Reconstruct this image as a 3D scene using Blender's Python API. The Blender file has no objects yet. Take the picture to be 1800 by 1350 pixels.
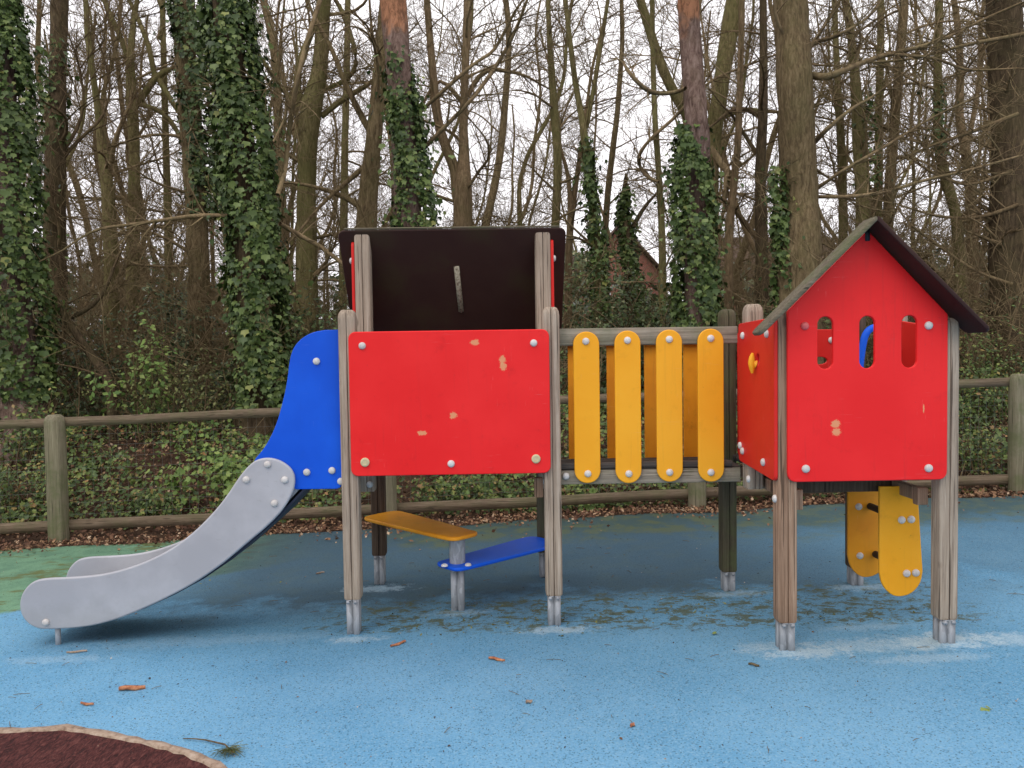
import bpy, math, random
import numpy as np
from mathutils import Vector, Matrix
R = math.radians
sc = bpy.context.scene
# ------------------------------------------------------------------ camera
FPX, CAMH, PITCH, ROLL, YAW = 1383.3, 1.4955, .0371, .0146, .0154
cam_d = bpy.data.cameras.new('camera'); cam = bpy.data.objects.new('camera', cam_d)
sc.collection.objects.link(cam); sc.camera = cam
cam_d.sensor_width = 36; cam_d.lens = 36*FPX/1800; cam_d.clip_start = .05; cam_d.clip_end = 600
cam_d.dof.use_dof = False
cam.matrix_world = (Matrix.Translation((0, 0, CAMH)) @ Matrix.Rotation(-YAW, 4, 'Z')
                    @ Matrix.Rotation(R(90)-PITCH, 4, 'X') @ Matrix.Rotation(-ROLL, 4, 'Z'))
# ------------------------------------------------------------------ sky, sun, exposure
SUN_EL, SUN_AZ = R(52), R(215)
w = bpy.data.worlds.new('World'); sc.world = w; w.use_nodes = True
wt = w.node_tree; wt.nodes.clear()
sky = wt.nodes.new('ShaderNodeTexSky'); sky.sky_type = 'NISHITA'; sky.sun_disc = False
sky.sun_elevation = SUN_EL; sky.sun_rotation = SUN_AZ; sky.air_density = 1; sky.dust_density = 3
tc = wt.nodes.new('ShaderNodeTexCoord'); nz = wt.nodes.new('ShaderNodeTexNoise')
nz.inputs['Scale'].default_value = 1.6; nz.inputs['Detail'].default_value = 6
cr = wt.nodes.new('ShaderNodeValToRGB')
cr.color_ramp.elements[0].position = .3; cr.color_ramp.elements[0].color = (9.0, 8.65, 9.1, 1)
cr.color_ramp.elements[1].position = .7; cr.color_ramp.elements[1].color = (12.0, 11.6, 11.8, 1)
mx = wt.nodes.new('ShaderNodeMix'); mx.data_type = 'RGBA'; mx.inputs[0].default_value = .93
bg = wt.nodes.new('ShaderNodeBackground'); bg.inputs[1].default_value = .10
ow = wt.nodes.new('ShaderNodeOutputWorld')
wt.links.new(tc.outputs['Generated'], nz.inputs['Vector']); wt.links.new(nz.outputs[0], cr.inputs[0])
wt.links.new(sky.outputs[0], mx.inputs[6]); wt.links.new(cr.outputs[0], mx.inputs[7])
wt.links.new(mx.outputs[2], bg.inputs[0]); wt.links.new(bg.outputs[0], ow.inputs[0])
sl = bpy.data.lights.new('sun', 'SUN'); sl.energy = .6; sl.angle = R(25); sl.color = (1, .97, .93)
so = bpy.data.objects.new('sun', sl); sc.collection.objects.link(so)
sd = Vector((math.sin(SUN_AZ)*math.cos(SUN_EL), math.cos(SUN_AZ)*math.cos(SUN_EL), math.sin(SUN_EL)))
so.rotation_euler = sd.to_track_quat('Z', 'Y').to_euler(); so.location = (0, -5, 10)
sc.view_settings.view_transform = 'Standard'; sc.view_settings.look = 'None'
sc.view_settings.exposure = 0.42; sc.view_settings.gamma = 1
sc.render.engine = 'CYCLES'
sc.cycles.max_bounces = 6; sc.cycles.diffuse_bounces = 3; sc.cycles.glossy_bounces = 2
sc.cycles.transparent_max_bounces = 4

rng = np.random.default_rng(7); random.seed(7)
# ------------------------------------------------------------------ photo pixel -> point at a given depth
_c, _s = math.cos(ROLL), math.sin(ROLL)
def ray(px, py):
    x, y = px-900, py-675; u, v = _c*x-_s*y, _s*x+_c*y
    d = np.array([u/FPX, math.cos(PITCH)-v/FPX*math.sin(PITCH), -math.sin(PITCH)-v/FPX*math.cos(PITCH)])
    C, S = math.cos(YAW), math.sin(YAW)
    return np.array([d[0]*C+d[1]*S, -d[0]*S+d[1]*C, d[2]])
def P(px, py, Y):
    d = ray(px, py); return np.array([0, 0, CAMH])+d*(Y/d[1])
# ------------------------------------------------------------------ terrain height
def smooth(a, b, x):
    t = np.clip((x-a)/(b-a), 0, 1); return t*t*(3-2*t)
def gz(X, Y):
    X = np.asarray(X, float); Y = np.asarray(Y, float)
    base = .025*(np.clip(X, -8, 8)+.8)
    k = smooth(7.15, 9.6, Y)
    bump = .06*np.sin(X*1.7+Y*.9)+.05*np.sin(X*.63-Y*1.3+1)+.04*np.sin(X*3.1+2*Y)
    return base*(1-.6*k)+k*(.62+bump)+.35*smooth(10, 22, Y)
# ------------------------------------------------------------------ materials
class NT:
    def __init__(s, name):
        s.m = bpy.data.materials.new(name); s.m.use_nodes = True; s.t = s.m.node_tree; s.t.nodes.clear()
        s.o = s.t.nodes.new('ShaderNodeOutputMaterial'); s.b = s.t.nodes.new('ShaderNodeBsdfPrincipled')
        s.l(s.b.outputs[0], s.o.inputs[0])
    def n(s, t, **k):
        x = s.t.nodes.new(t)
        for a, v in k.items(): setattr(x, a, v)
        return x
    def l(s, a, b): s.t.links.new(a, b)
    def put(s, v, sock):
        if isinstance(v, bpy.types.NodeSocket): s.l(v, sock)
        elif v is not None:
            try: sock.default_value = v
            except Exception: sock.default_value = (*v, 1)
    def m_(s, op, a, b=None, c=None):
        x = s.n('ShaderNodeMath', operation=op)
        s.put(a, x.inputs[0]); s.put(b, x.inputs[1]); s.put(c, x.inputs[2]); return x.outputs[0]
    def mix(s, f, a, b, bt='MIX'):
        x = s.n('ShaderNodeMix', data_type='RGBA', blend_type=bt)
        s.put(f, x.inputs[0]); s.put(a, x.inputs[6]); s.put(b, x.inputs[7]); return x.outputs[2]
    def coord(s, k='Object', scale=None, loc=None):
        if k == 'Pos': o = s.n('ShaderNodeNewGeometry').outputs['Position']
        else: o = s.n('ShaderNodeTexCoord').outputs[k]
        if scale is not None or loc is not None:
            mp = s.n('ShaderNodeMapping'); s.l(o, mp.inputs[0])
            if scale is not None: mp.inputs['Scale'].default_value = scale
            if loc is not None: s.put(loc, mp.inputs['Location'])
            o = mp.outputs[0]
        return o
    def noise(s, v, scale=1., detail=4, rough=.55, dist=0., out=0):
        x = s.n('ShaderNodeTexNoise'); s.put(v, x.inputs['Vector'])
        x.inputs['Scale'].default_value = scale; x.inputs['Detail'].default_value = detail
        x.inputs['Roughness'].default_value = rough; x.inputs['Distortion'].default_value = dist
        return x.outputs[out]
    def vor(s, v, scale=1., feat='F1', out=0):
        x = s.n('ShaderNodeTexVoronoi', feature=feat); s.put(v, x.inputs['Vector'])
        x.inputs['Scale'].default_value = scale; return x.outputs[out]
    def ramp(s, f, stops):
        x = s.n('ShaderNodeValToRGB'); e = x.color_ramp.elements
        while len(e) < len(stops): e.new(.5)
        for k, (p, c) in zip(e, stops):
            k.position = p; k.color = (*c, 1) if len(c) == 3 else c
        s.put(f, x.inputs[0]); return x.outputs[0]
    def ss(s, v, a, b):
        x = s.n('ShaderNodeMapRange', interpolation_type='SMOOTHSTEP')
        s.put(v, x.inputs[0]); x.inputs[1].default_value = a; x.inputs[2].default_value = b; return x.outputs[0]
    def bump(s, h, strength=.3, dist=.01, nrm=None):
        x = s.n('ShaderNodeBump'); x.inputs['Strength'].default_value = strength; x.inputs['Distance'].default_value = dist
        s.put(h, x.inputs['Height'])
        if nrm is not None: s.l(nrm, x.inputs['Normal'])
        s.l(x.outputs[0], s.b.inputs['Normal']); return x.outputs[0]
    def fin(s, col, rough=.6, spec=None, metal=None):
        s.put(col, s.b.inputs['Base Color']); s.put(rough, s.b.inputs['Roughness'])
        if spec is not None: s.b.inputs['Specular IOR Level'].default_value = spec
        if metal is not None: s.b.inputs['Metallic'].default_value = metal
        return s.m
    def xyz(s, v):
        x = s.n('ShaderNodeSeparateXYZ'); s.l(v, x.inputs[0]); return x.outputs
    def blob(s, pos, cx, cy, rx, ry, wob=None, ax=(0, 1)):
        q = s.xyz(pos)
        a = s.m_('DIVIDE', s.m_('SUBTRACT', q[ax[0]], cx), rx); b = s.m_('DIVIDE', s.m_('SUBTRACT', q[ax[1]], cy), ry)
        d = s.m_('SQRT', s.m_('ADD', s.m_('MULTIPLY', a, a), s.m_('MULTIPLY', b, b)))
        if wob is not None: d = s.m_('ADD', d, wob)
        return d
M = {}
def paint(name, col, col2, patches=(), ax=(0, 2), rough=.34, dirt=.25):
    n = NT(name); p = n.coord('Pos')
    big = n.noise(p, 2.5, 4); c = n.mix(n.ss(big, .35, .7), col, col2)
    fine = n.noise(p, 260, 2)                                    # orange-peel grain of the laminate
    scr = n.noise(n.coord('Pos', scale=(1.2, 9, 60)), 6, 3); scr2 = n.noise(n.coord('Pos', scale=(50, 9, 2)), 5, 3)
    sm = n.m_('MULTIPLY', n.ss(scr, .69, .73), n.ss(n.noise(p, 3.3, 2), .5, .62))
    sm2 = n.m_('MULTIPLY', n.ss(scr2, .71, .74), n.ss(n.noise(p, 2.1, 2), .5, .62))
    c = n.mix(n.m_('MULTIPLY', n.m_('ADD', sm, sm2), .35), c, tuple(min(1, x*.6+.35) for x in col))
    g = n.ss(n.noise(p, 9, 6, .7), .55, .8); c = n.mix(n.m_('MULTIPLY', g, dirt), c, tuple(x*.45 for x in col))
    st = n.m_('MULTIPLY', n.ss(n.noise(n.coord('Pos', scale=(1, 1, .06)), 34, 5, .7), .54, .72), n.ss(n.noise(p, 1.7, 3), .42, .62))
    c = n.mix(n.m_('MULTIPLY', st, dirt*.8+.06), c, tuple(x*.55+.02 for x in col))
    sp_ = n.ss(n.noise(p, 60, 3, .8), .70, .74); c = n.mix(n.m_('MULTIPLY', sp_, .45), c, tuple(x*.3+.03 for x in col))
    wob = n.m_('MULTIPLY', n.m_('SUBTRACT', n.noise(p, 75, 5, .85), .5), 2.6)
    for (cx, cy, rx, ry) in patches:
        d = n.blob(p, cx, cy, rx, ry, wob, ax)
        c = n.mix(n.m_('MULTIPLY', n.m_('SUBTRACT', 1, n.ss(d, .75, 1.1)), .8), c, (.72, .36, .17))
    n.bump(fine, .08, .002)
    return n.fin(c, n.m_('ADD', n.m_('MULTIPLY', big, .25), rough-.02), .22)
RP = [(-.128, 1.563, .023, .016), (.015, 1.47, .017, .025), (.019, 1.435, .018, .022), (-.248, 1.181, .02, .018), (-.414, 1.09, .026, .013)]
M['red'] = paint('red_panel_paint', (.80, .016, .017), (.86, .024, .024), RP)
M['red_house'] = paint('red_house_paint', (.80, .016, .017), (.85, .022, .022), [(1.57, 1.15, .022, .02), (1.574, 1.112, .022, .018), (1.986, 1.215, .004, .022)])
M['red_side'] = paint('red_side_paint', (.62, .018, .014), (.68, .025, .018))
M['yellow'] = paint('yellow_paint', (.88, .385, .016), (.92, .43, .024), dirt=.3)
M['yellow_dirty'] = paint('dirty_yellow_paint', (.84, .35, .02), (.70, .25, .014), dirt=.6)
M['blue'] = paint('blue_paint', (.004, .085, .62), (.006, .11, .72), dirt=.15)
M['grey_plastic'] = None
n = NT('grey_slide_plastic'); p = n.coord('Pos')
c = n.mix(n.ss(n.noise(p, 3, 4), .35, .7), (.37, .375, .40), (.46, .465, .49))
c = n.mix(n.m_('MULTIPLY', n.ss(n.noise(n.coord('Pos', scale=(1, 1, 1)), 14, 6, .7), .56, .75), .3), c, (.3, .29, .3))
c = n.mix(n.m_('MULTIPLY', n.ss(n.noise(n.coord('Pos', scale=(1, 1, 3)), 22, 8, .8), .60, .66), .35), c, (.24, .235, .24))
c = n.mix(n.m_('MULTIPLY', n.m_('SUBTRACT', 1, n.ss(n.m_('ADD', n.xyz(p)[2], n.m_('MULTIPLY', n.noise(p, 9, 5, .7), .3)), .2, .42)), .4), c, (.27, .265, .25))
n.bump(n.noise(p, 350, 2), .1, .002); M['grey_plastic'] = n.fin(c, .38)
def wood(name, cols, green=.0, axis=2, groove=True, dark=0.):
    n = NT(name); oi = n.n('ShaderNodeObjectInfo'); rnd = oi.outputs['Random']
    cb = n.n('ShaderNodeCombineXYZ')
    for i in range(3): n.l(n.m_('MULTIPLY', rnd, 17+9*i), cb.inputs[i])
    sc_ = [1, 1, 1]; sc_[axis] = .03
    v = n.coord('Object', scale=tuple(sc_), loc=cb.outputs[0])
    a = n.noise(v, 60, 8, .72, .45); b = n.noise(v, 210, 4, .6, .3); lg = n.noise(n.coord('Object', loc=cb.outputs[0]), 3.2, 4)
    c = n.ramp(a, [(.28, cols[0]), (.5, cols[1]), (.72, cols[2])])
    c = n.mix(n.m_('MULTIPLY', n.ss(b, .55, .75), .55), c, tuple(x*.4 for x in cols[0]))
    c = n.mix(n.m_('MULTIPLY', n.ss(lg, .4, .75), .45), c, tuple(x*.62 for x in cols[1]))
    vc_ = n.coord('Object', scale=tuple([x*.6 if x < 1 else x for x in sc_]), loc=cb.outputs[0]); ck = n.noise(vc_, 95, 2, .5, .1)
    c = n.mix(n.m_('MULTIPLY', n.ss(ck, .635, .675), .75), c, tuple(x*.3 for x in cols[0]))
    kn = n.vor(n.coord('Object', scale=(1, 1, .45) if axis == 2 else (.45, 1, 1), loc=cb.outputs[0]), 6.5)
    c = n.mix(n.m_('MULTIPLY', n.m_('SUBTRACT', 1, n.ss(kn, .035, .10)), .55), c, (.06, .04, .028))
    if green: c = n.mix(n.m_('MULTIPLY', n.ss(n.noise(n.coord('Object', loc=cb.outputs[0]), 5, 5, .7), .42, .66), green), c, (.10, .125, .045))
    if dark: c = n.mix(dark, c, (.02, .017, .014))
    n.bump(n.m_('ADD', a, n.m_('MULTIPLY', b, .7)), .55, .006)
    return n.fin(c, .82, .25)
M['wood'] = wood('weathered_grey_wood', [(.15, .11, .08), (.38, .30, .225), (.54, .455, .36)])
M['wood_brown'] = wood('weathered_brown_wood', [(.16, .09, .052), (.34, .215, .14), (.47, .335, .23)])
M['wood_shaded'] = wood('shaded_wood', [(.045, .028, .018), (.09, .06, .04), (.14, .10, .07)])  # shade on back posts and under-deck joists, put into the wood colour
M['wood_olive'] = wood('mossy_shaded_wood', [(.05, .04, .022), (.10, .082, .05), (.16, .13, .085)], green=.5)  # moss tint over wood painted darker for back posts in shade
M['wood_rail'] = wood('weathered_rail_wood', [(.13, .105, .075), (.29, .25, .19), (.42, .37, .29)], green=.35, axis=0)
M['fence_wood'] = wood('greenish_fence_wood', [(.10, .085, .05), (.21, .185, .12), (.31, .28, .19)], green=.6)
M['fence_rail'] = wood('greenish_fence_rail_wood', [(.07, .05, .03), (.165, .12, .078), (.26, .20, .14)], green=.3, axis=0)
M['deck_wood'] = wood('dark_deck_wood', [(.025, .02, .016), (.07, .058, .05), (.14, .12, .1)], axis=0)
M['roof_wood'] = wood('mossy_plywood_roof', [(.06, .045, .03), (.15, .125, .085), (.25, .22, .16)], green=.5, axis=0)
n = NT('dark_brown_board'); p = n.coord('Pos'); q = n.noise(p, 2.2, 5)
c = n.ramp(q, [(.35, (.034, .014, .012)), (.55, (.046, .022, .017)), (.7, (.052, .036, .019))])
n.bump(n.noise(p, 200, 2), .1, .002); M['board_dark'] = n.fin(c, .7, .2)
n = NT('galvanised_steel'); p = n.coord('Pos')
c = n.mix(n.ss(n.vor(n.coord('Pos', scale=(1, 1, .35)), 60, out=1), .3, .7), (.27, .285, .30), (.36, .38, .40))
c = n.mix(n.m_('MULTIPLY', n.ss(n.noise(p, 18, 5, .7), .5, .7), .5), c, (.25, .25, .25))
M['steel'] = n.fin(c, .55, .4, .15)
n = NT('cap_plastic'); oi = n.n('ShaderNodeObjectInfo')
c = n.mix(oi.outputs['Random'], (.68, .67, .64), (.56, .53, .50))
c = n.mix(n.m_('MULTIPLY', n.ss(n.noise(n.coord('Pos'), 90, 4), .5, .7), .4), c, (.36, .32, .27)); M['cap'] = n.fin(c, .35)
n = NT('yellowed_cap_plastic'); M['cap_old'] = n.fin(n.mix(n.noise(n.coord('Pos'), 60, 4), (.72, .64, .40), (.45, .36, .18)), .4)
n = NT('pink_cap_plastic'); M['cap_red'] = n.fin(n.mix(n.noise(n.coord('Pos'), 60, 4), (.72, .16, .15), (.6, .06, .06)), .3)
n = NT('navy_slide_underside'); M['navy'] = n.fin(n.mix(n.noise(n.coord('Pos'), 5, 4), (.012, .02, .045), (.02, .03, .06)), .5)
n = NT('black_rubber'); M['black'] = n.fin((.012, .012, .014), .6)
n = NT('fence_wire'); M['wire'] = n.fin((.16, .17, .15), .6, .4, .3)
# ground rubber
n = NT('blue_safety_rubber'); p = n.coord('Pos'); X, Yc, Z = n.xyz(p)
gr = n.noise(p, 115, 4, .8); gr2 = n.noise(p, 420, 1); bigs = n.noise(p, 1.1, 6, .62); med = n.noise(p, 5, 6, .68)
vc = n.vor(p, 190, out=1); vr = n.n('ShaderNodeSeparateColor'); n.l(vc, vr.inputs[0])
base = n.mix(n.ss(bigs, .35, .65), (.155, .42, .66), (.215, .505, .75))
base = n.mix(n.m_('MULTIPLY', n.ss(gr, .50, .64), .8), base, (.09, .27, .46)); base = n.mix(n.m_('MULTIPLY', n.ss(vr.outputs[0], .78, .84), .55), base, (.33, .58, .74))
base = n.mix(n.m_('MULTIPLY', n.ss(vr.outputs[1], .93, .95), .65), base, (.03, .08, .14))
# green rubber area at the far left
ed = n.m_('ADD', n.m_('ADD', Yc, n.m_('MULTIPLY', X, -.62)), n.m_('MULTIPLY', n.m_('SUBTRACT', med, .5), .25))
gm = n.m_('MULTIPLY', n.ss(ed, 6.67, 6.80), n.m_('SUBTRACT', 1, n.ss(n.m_('ADD', X, n.m_('MULTIPLY', med, .5)), -1.9, -1.0)))
gcol = n.mix(n.ss(med, .4, .62), (.16, .33, .21), (.23, .44, .27)); gcol = n.mix(n.ss(gr, .52, .7), gcol, (.05, .13, .09))
gcol = n.mix(n.m_('MULTIPLY', n.ss(n.noise(n.coord('Pos', scale=(.5, 1, 1)), 4.5, 6, .72), .53, .62), .85), gcol, (.17, .19, .055))
base = n.mix(gm, base, gcol)
# algae plus the shade under the playset, painted together over the back
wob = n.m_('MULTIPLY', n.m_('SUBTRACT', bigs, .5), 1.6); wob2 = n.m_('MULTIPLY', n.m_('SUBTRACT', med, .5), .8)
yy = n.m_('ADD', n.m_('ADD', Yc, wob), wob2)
algae_shade = n.m_('MULTIPLY', n.m_('ADD', n.m_('MULTIPLY', n.ss(yy, 3.9, 4.6), .35), n.m_('MULTIPLY', n.ss(yy, 4.45, 4.85), .65)), n.m_('SUBTRACT', 1, n.m_('MULTIPLY', n.ss(X, 1.2, 3.2), .5)))
algae_shade = n.m_('MULTIPLY', algae_shade, n.ss(X, -3.1, -1.6))
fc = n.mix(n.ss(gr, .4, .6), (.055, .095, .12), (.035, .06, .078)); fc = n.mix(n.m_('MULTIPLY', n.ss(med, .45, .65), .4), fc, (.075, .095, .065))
base = n.mix(n.m_('MULTIPLY', algae_shade, .84), base, fc)
grn = n.m_('MULTIPLY', n.ss(n.m_('ADD', yy, n.m_('MULTIPLY', X, .05)), 5.9, 6.6), n.ss(X, -1.6, -.6))
base = n.mix(n.m_('MULTIPLY', grn, .75), base, n.mix(n.ss(med, .45, .6), (.06, .105, .085), (.12, .145, .05)))
# moss streaks in front of the posts
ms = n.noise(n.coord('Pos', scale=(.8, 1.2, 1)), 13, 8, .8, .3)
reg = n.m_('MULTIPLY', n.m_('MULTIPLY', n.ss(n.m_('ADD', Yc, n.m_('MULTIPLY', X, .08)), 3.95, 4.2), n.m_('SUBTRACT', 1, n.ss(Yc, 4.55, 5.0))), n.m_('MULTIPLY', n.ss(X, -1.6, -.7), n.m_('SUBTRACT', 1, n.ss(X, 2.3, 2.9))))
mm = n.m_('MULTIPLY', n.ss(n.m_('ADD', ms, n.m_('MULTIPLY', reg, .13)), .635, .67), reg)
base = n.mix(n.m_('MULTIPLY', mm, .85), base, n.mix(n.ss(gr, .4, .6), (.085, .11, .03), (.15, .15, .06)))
# pale scuffed patches round the feet
wb = n.m_('MULTIPLY', n.m_('SUBTRACT', n.noise(p, 15, 8, .85), .5), 5.0)
for (cx, cy, rx, ry, a) in [(1.44, 3.66, .22, .08, 1.), (2.12, 3.72, .27, .11, 1.), (1.8, 3.70, .42, .10, .55), (2.45, 3.70, .22, .09, .6), (1.95, 3.52, .3, .06, .45), (1.30, 3.74, .2, .07, .5), (1.85, 3.95, .25, .06, .35), (-.78, 4.1, .16, .05, .7), (.29, 4.1, .2, .06, .8), (1.36, 4.58, .18, .06, .5), (-.26, 4.45, .18, .05, .4), (-.8, 5.0, .2, .08, .5), (-1.5, 4.18, .75, .09, .22), (2.13, 4.6, .2, .07, .6), (-2.3, 4.0, .3, .06, .3)]:
    d = n.blob(p, cx, cy, rx, ry, wb)
    base = n.mix(n.m_('MULTIPLY', n.m_('SUBTRACT', 1, n.ss(d, .35, 1.25)), a), base, n.mix(n.ss(gr, .45, .6), (.58, .76, .86), (.34, .56, .72)))
n.bump(n.m_('ADD', gr, n.m_('MULTIPLY', gr2, .5)), .5, .006)
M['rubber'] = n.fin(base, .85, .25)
n = NT('dark_red_rubber'); p = n.coord('Pos'); a = n.noise(p, 120, 4, .75); b = n.noise(n.coord('Pos', scale=(1, .35, 1)), 60, 4, .7, 1)
c = n.ramp(b, [(.36, (.028, .009, .009)), (.52, (.075, .022, .020)), (.68, (.14, .05, .042))]); c = n.mix(n.ss(a, .62, .7), c, (.22, .10, .08))
n.bump(b, .8, .012); M['red_rubber'] = n.fin(c, .9, .2)
n = NT('sandy_kerb'); p = n.coord('Pos')
c = n.ramp(n.noise(p, 30, 6, .7), [(.3, (.16, .105, .07)), (.5, (.36, .27, .20)), (.7, (.48, .39, .31))])
n.bump(n.noise(p, 90, 4), .6, .006); M['kerb'] = n.fin(c, .9, .2)
n = NT('woodland_soil'); p = n.coord('Pos')
c = n.ramp(n.noise(p, 9, 8, .75), [(.3, (.022, .014, .009)), (.5, (.06, .035, .022)), (.68, (.12, .075, .045))])
n.bump(n.noise(p, 35, 6, .75), .8, .03); M['soil'] = n.fin(c, .95, .1)
def bark(name, cols, moss=.3, mossc=(.14, .13, .05), topc=None, ztop=(3, 4), vs=.2, sc0=30):
    n = NT(name); v = n.coord('Pos', scale=(1, 1, vs)); a = n.noise(v, sc0, 9, .76, .6); p = n.coord('Pos')
    c = n.ramp(a, [(.32, cols[0]), (.5, cols[1]), (.68, cols[2])])
    if moss: c = n.mix(n.m_('MULTIPLY', n.ss(n.noise(p, 2.6, 6, .7), .42, .62), moss), c, mossc)
    if topc:
        z = n.m_('ADD', n.xyz(p)[2], n.m_('MULTIPLY', n.noise(p, 3, 4), 1.2))
        c = n.mix(n.ss(z, *ztop), c, n.mix(n.ss(a, .42, .56), tuple(x*.5 for x in topc), topc))
    n.bump(a, 1, .03); return n.fin(c, .9, .15)
M['bark'] = bark('brown_bark', [(0.0499, 0.0336, 0.0185), (0.169, 0.122, 0.0638), (0.318, 0.241, 0.134)])
M['bark_moss'] = bark('mossy_bark', [(0.0545, 0.042, 0.0185), (0.169, 0.139, 0.0605), (0.318, 0.263, 0.126)], moss=.55, mossc=(.16, .155, .055))
M['bark_dark'] = bark('dark_bark', [(0.0295, 0.0205, 0.0127), (0.0936, 0.0661, 0.0383), (0.184, 0.132, 0.0766)], moss=.2)
M['bark_pale'] = bark('pale_brown_bark', [(0.09, 0.06, 0.032), (0.235, 0.163, 0.0907), (0.377, 0.275, 0.16)], moss=.35)
M['bark_pine'] = bark('scaly_pine_bark', [(0.0525, 0.03, 0.024), (0.18, 0.117, 0.093), (0.33, 0.24, 0.203)], moss=.12, topc=(.46, .22, .12), ztop=(6.05, 6.3), vs=.35, sc0=18)
M['twig'] = bark('twig_bark', [(0.0875, 0.0594, 0.0324), (0.219, 0.157, 0.0864), (0.35, 0.257, 0.14)], moss=.35, mossc=(.17, .155, .07), sc0=8)
M['twig_dark'] = bark('dark_twig_bark', [(0.0613, 0.0397, 0.0227), (0.153, 0.105, 0.059), (0.261, 0.188, 0.104)], moss=.25, sc0=8)
def leafm(name, stops, rough=.4, spec=.25, trans=.0, zfreq=None):
    n = NT(name); g = n.n('ShaderNodeNewGeometry'); c = n.ramp(g.outputs['Random Per Island'], stops)
    big = n.noise(n.coord('Pos'), 1.7, 4, .6); c = n.mix(n.m_('MULTIPLY', n.ss(big, .45, .7), .4), c, tuple(x*.45 for x in stops[len(stops)//2][1]))
    n.b.inputs['Transmission Weight'].default_value = 0
    return n.fin(c, rough, spec)
IVY = [(0, (0.0264, 0.0495, 0.0136)), (.4, (0.0594, 0.0968, 0.0255)), (.72, (0.106, 0.154, 0.0408)), (.95, (0.158, 0.209, 0.0638)), (1, (0.238, 0.242, 0.068))]
M['ivy'] = leafm('ivy_leaves', IVY, .42)
M['ivy_dark'] = leafm('dark_ivy_leaves', [(0, (0.0274, 0.0458, 0.0155)), (.5, (0.0601, 0.0944, 0.0309)), (.9, (0.12, 0.172, 0.0553)), (1, (0.224, 0.229, 0.0663))], .4)
M['ivy_ground'] = leafm('ground_ivy_leaves', [(0, (0.0264, 0.0462, 0.0136)), (.35, (0.0594, 0.099, 0.0255)), (.7, (0.119, 0.171, 0.0425)), (.9, (0.211, 0.242, 0.0595)), (1, (0.317, 0.165, 0.068))], .45)
M['bright'] = leafm('fresh_green_leaves', [(0, (.07, .13, .03)), (.5, (.14, .22, .05)), (1, (.24, .30, .08))], .5)
M['holly'] = leafm('holly_leaves', [(0, (0.0309, 0.0486, 0.0199)), (.6, (0.0686, 0.1, 0.0398)), (.92, (0.146, 0.179, 0.0719)), (1, (0.412, 0.4, 0.221))], .3)
M['olive'] = leafm('olive_leaves', [(0, (.06, .07, .02)), (.5, (.12, .135, .04)), (1, (.22, .23, .08))], .5)
M['dead'] = leafm('dead_leaves', [(0, (.05, .024, .014)), (.35, (.12, .056, .032)), (.65, (.20, .11, .062)), (.88, (.32, .19, .10)), (1, (.5, .38, .26))], .7, .2)
M['speck'] = leafm('litter_specks', [(0, (.01, .01, .015)), (.45, (.05, .03, .02)), (.75, (.16, .09, .05)), (.9, (.35, .26, .16)), (1, (.6, .55, .5))], .7, .2)
n = NT('red_brick'); v = n.coord('Object'); bt = n.n('ShaderNodeTexBrick'); n.l(n.coord('Object', scale=(1, 1, 1)), bt.inputs[0])
mp = n.n('ShaderNodeMapping'); mp.inputs['Rotation'].default_value = (R(90), 0, 0); n.l(v, mp.inputs[0]); n.l(mp.outputs[0], bt.inputs[0])
bt.inputs['Scale'].default_value = 4; bt.inputs['Color1'].default_value = (.30, .10, .06, 1); bt.inputs['Color2'].default_value = (.22, .075, .05, 1); bt.inputs['Mortar'].default_value = (.3, .26, .22, 1)
M['brick'] = n.fin(bt.outputs[0], .9, .2)
n = NT('brown_roof_tiles'); c = n.ramp(n.noise(n.coord('Object', scale=(1, 1, 6)), 4, 5), [(.3, (.07, .045, .035)), (.7, (.16, .11, .085))]); M['tile'] = n.fin(c, .9, .2)
n = NT('window_glass'); M['glass'] = n.fin((.05, .06, .07), .1, .5)
n = NT('white_frame'); M['frame'] = n.fin((.7, .7, .7), .5)
n = NT('fresh_chip_wood'); M['chip'] = n.fin(n.ramp(n.noise(n.coord('Object'), 60, 4), [(.3, (.22, .06, .03)), (.6, (.5, .22, .11)), (.8, (.6, .36, .22))]), .8, .2)

n = NT('lichen_batten'); M['chip_pale'] = n.fin(n.ramp(n.noise(n.coord('Pos'), 70, 5), [(.35, (.16, .13, .09)), (.5, (.42, .38, .28)), (.7, (.55, .52, .38))]), .9, .1)
# ------------------------------------------------------------------ mesh helpers
col = sc.collection
def mesh_np(name, V, F, mats, smooth_=False):
    """V (n,3) array, F list of arrays (m,k) of equal k or list of tuples"""
    me = bpy.data.meshes.new(name)
    V = np.asarray(V, np.float32)
    if not isinstance(F, list) or (len(F) and not isinstance(F[0], np.ndarray)):
        F = [np.array([f], np.int32) for f in F]
    F = [f for f in F if len(f)]
    me.vertices.add(len(V)); me.vertices.foreach_set('co', V.ravel())
    tot = sum(f.size for f in F); np_ = sum(len(f) for f in F)
    me.loops.add(tot); me.loops.foreach_set('vertex_index', np.concatenate([f.ravel() for f in F]).astype(np.int32))
    me.polygons.add(np_)
    cnt = np.concatenate([np.full(len(f), f.shape[1], np.int32) for f in F]); st = np.concatenate([[0], np.cumsum(cnt)[:-1]]).astype(np.int32)
    me.polygons.foreach_set('loop_start', st)
    if smooth_: me.polygons.foreach_set('use_smooth', np.ones(np_, bool))
    me.update(calc_edges=True); me.validate()
    me.materials.append(mats); return me
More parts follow.
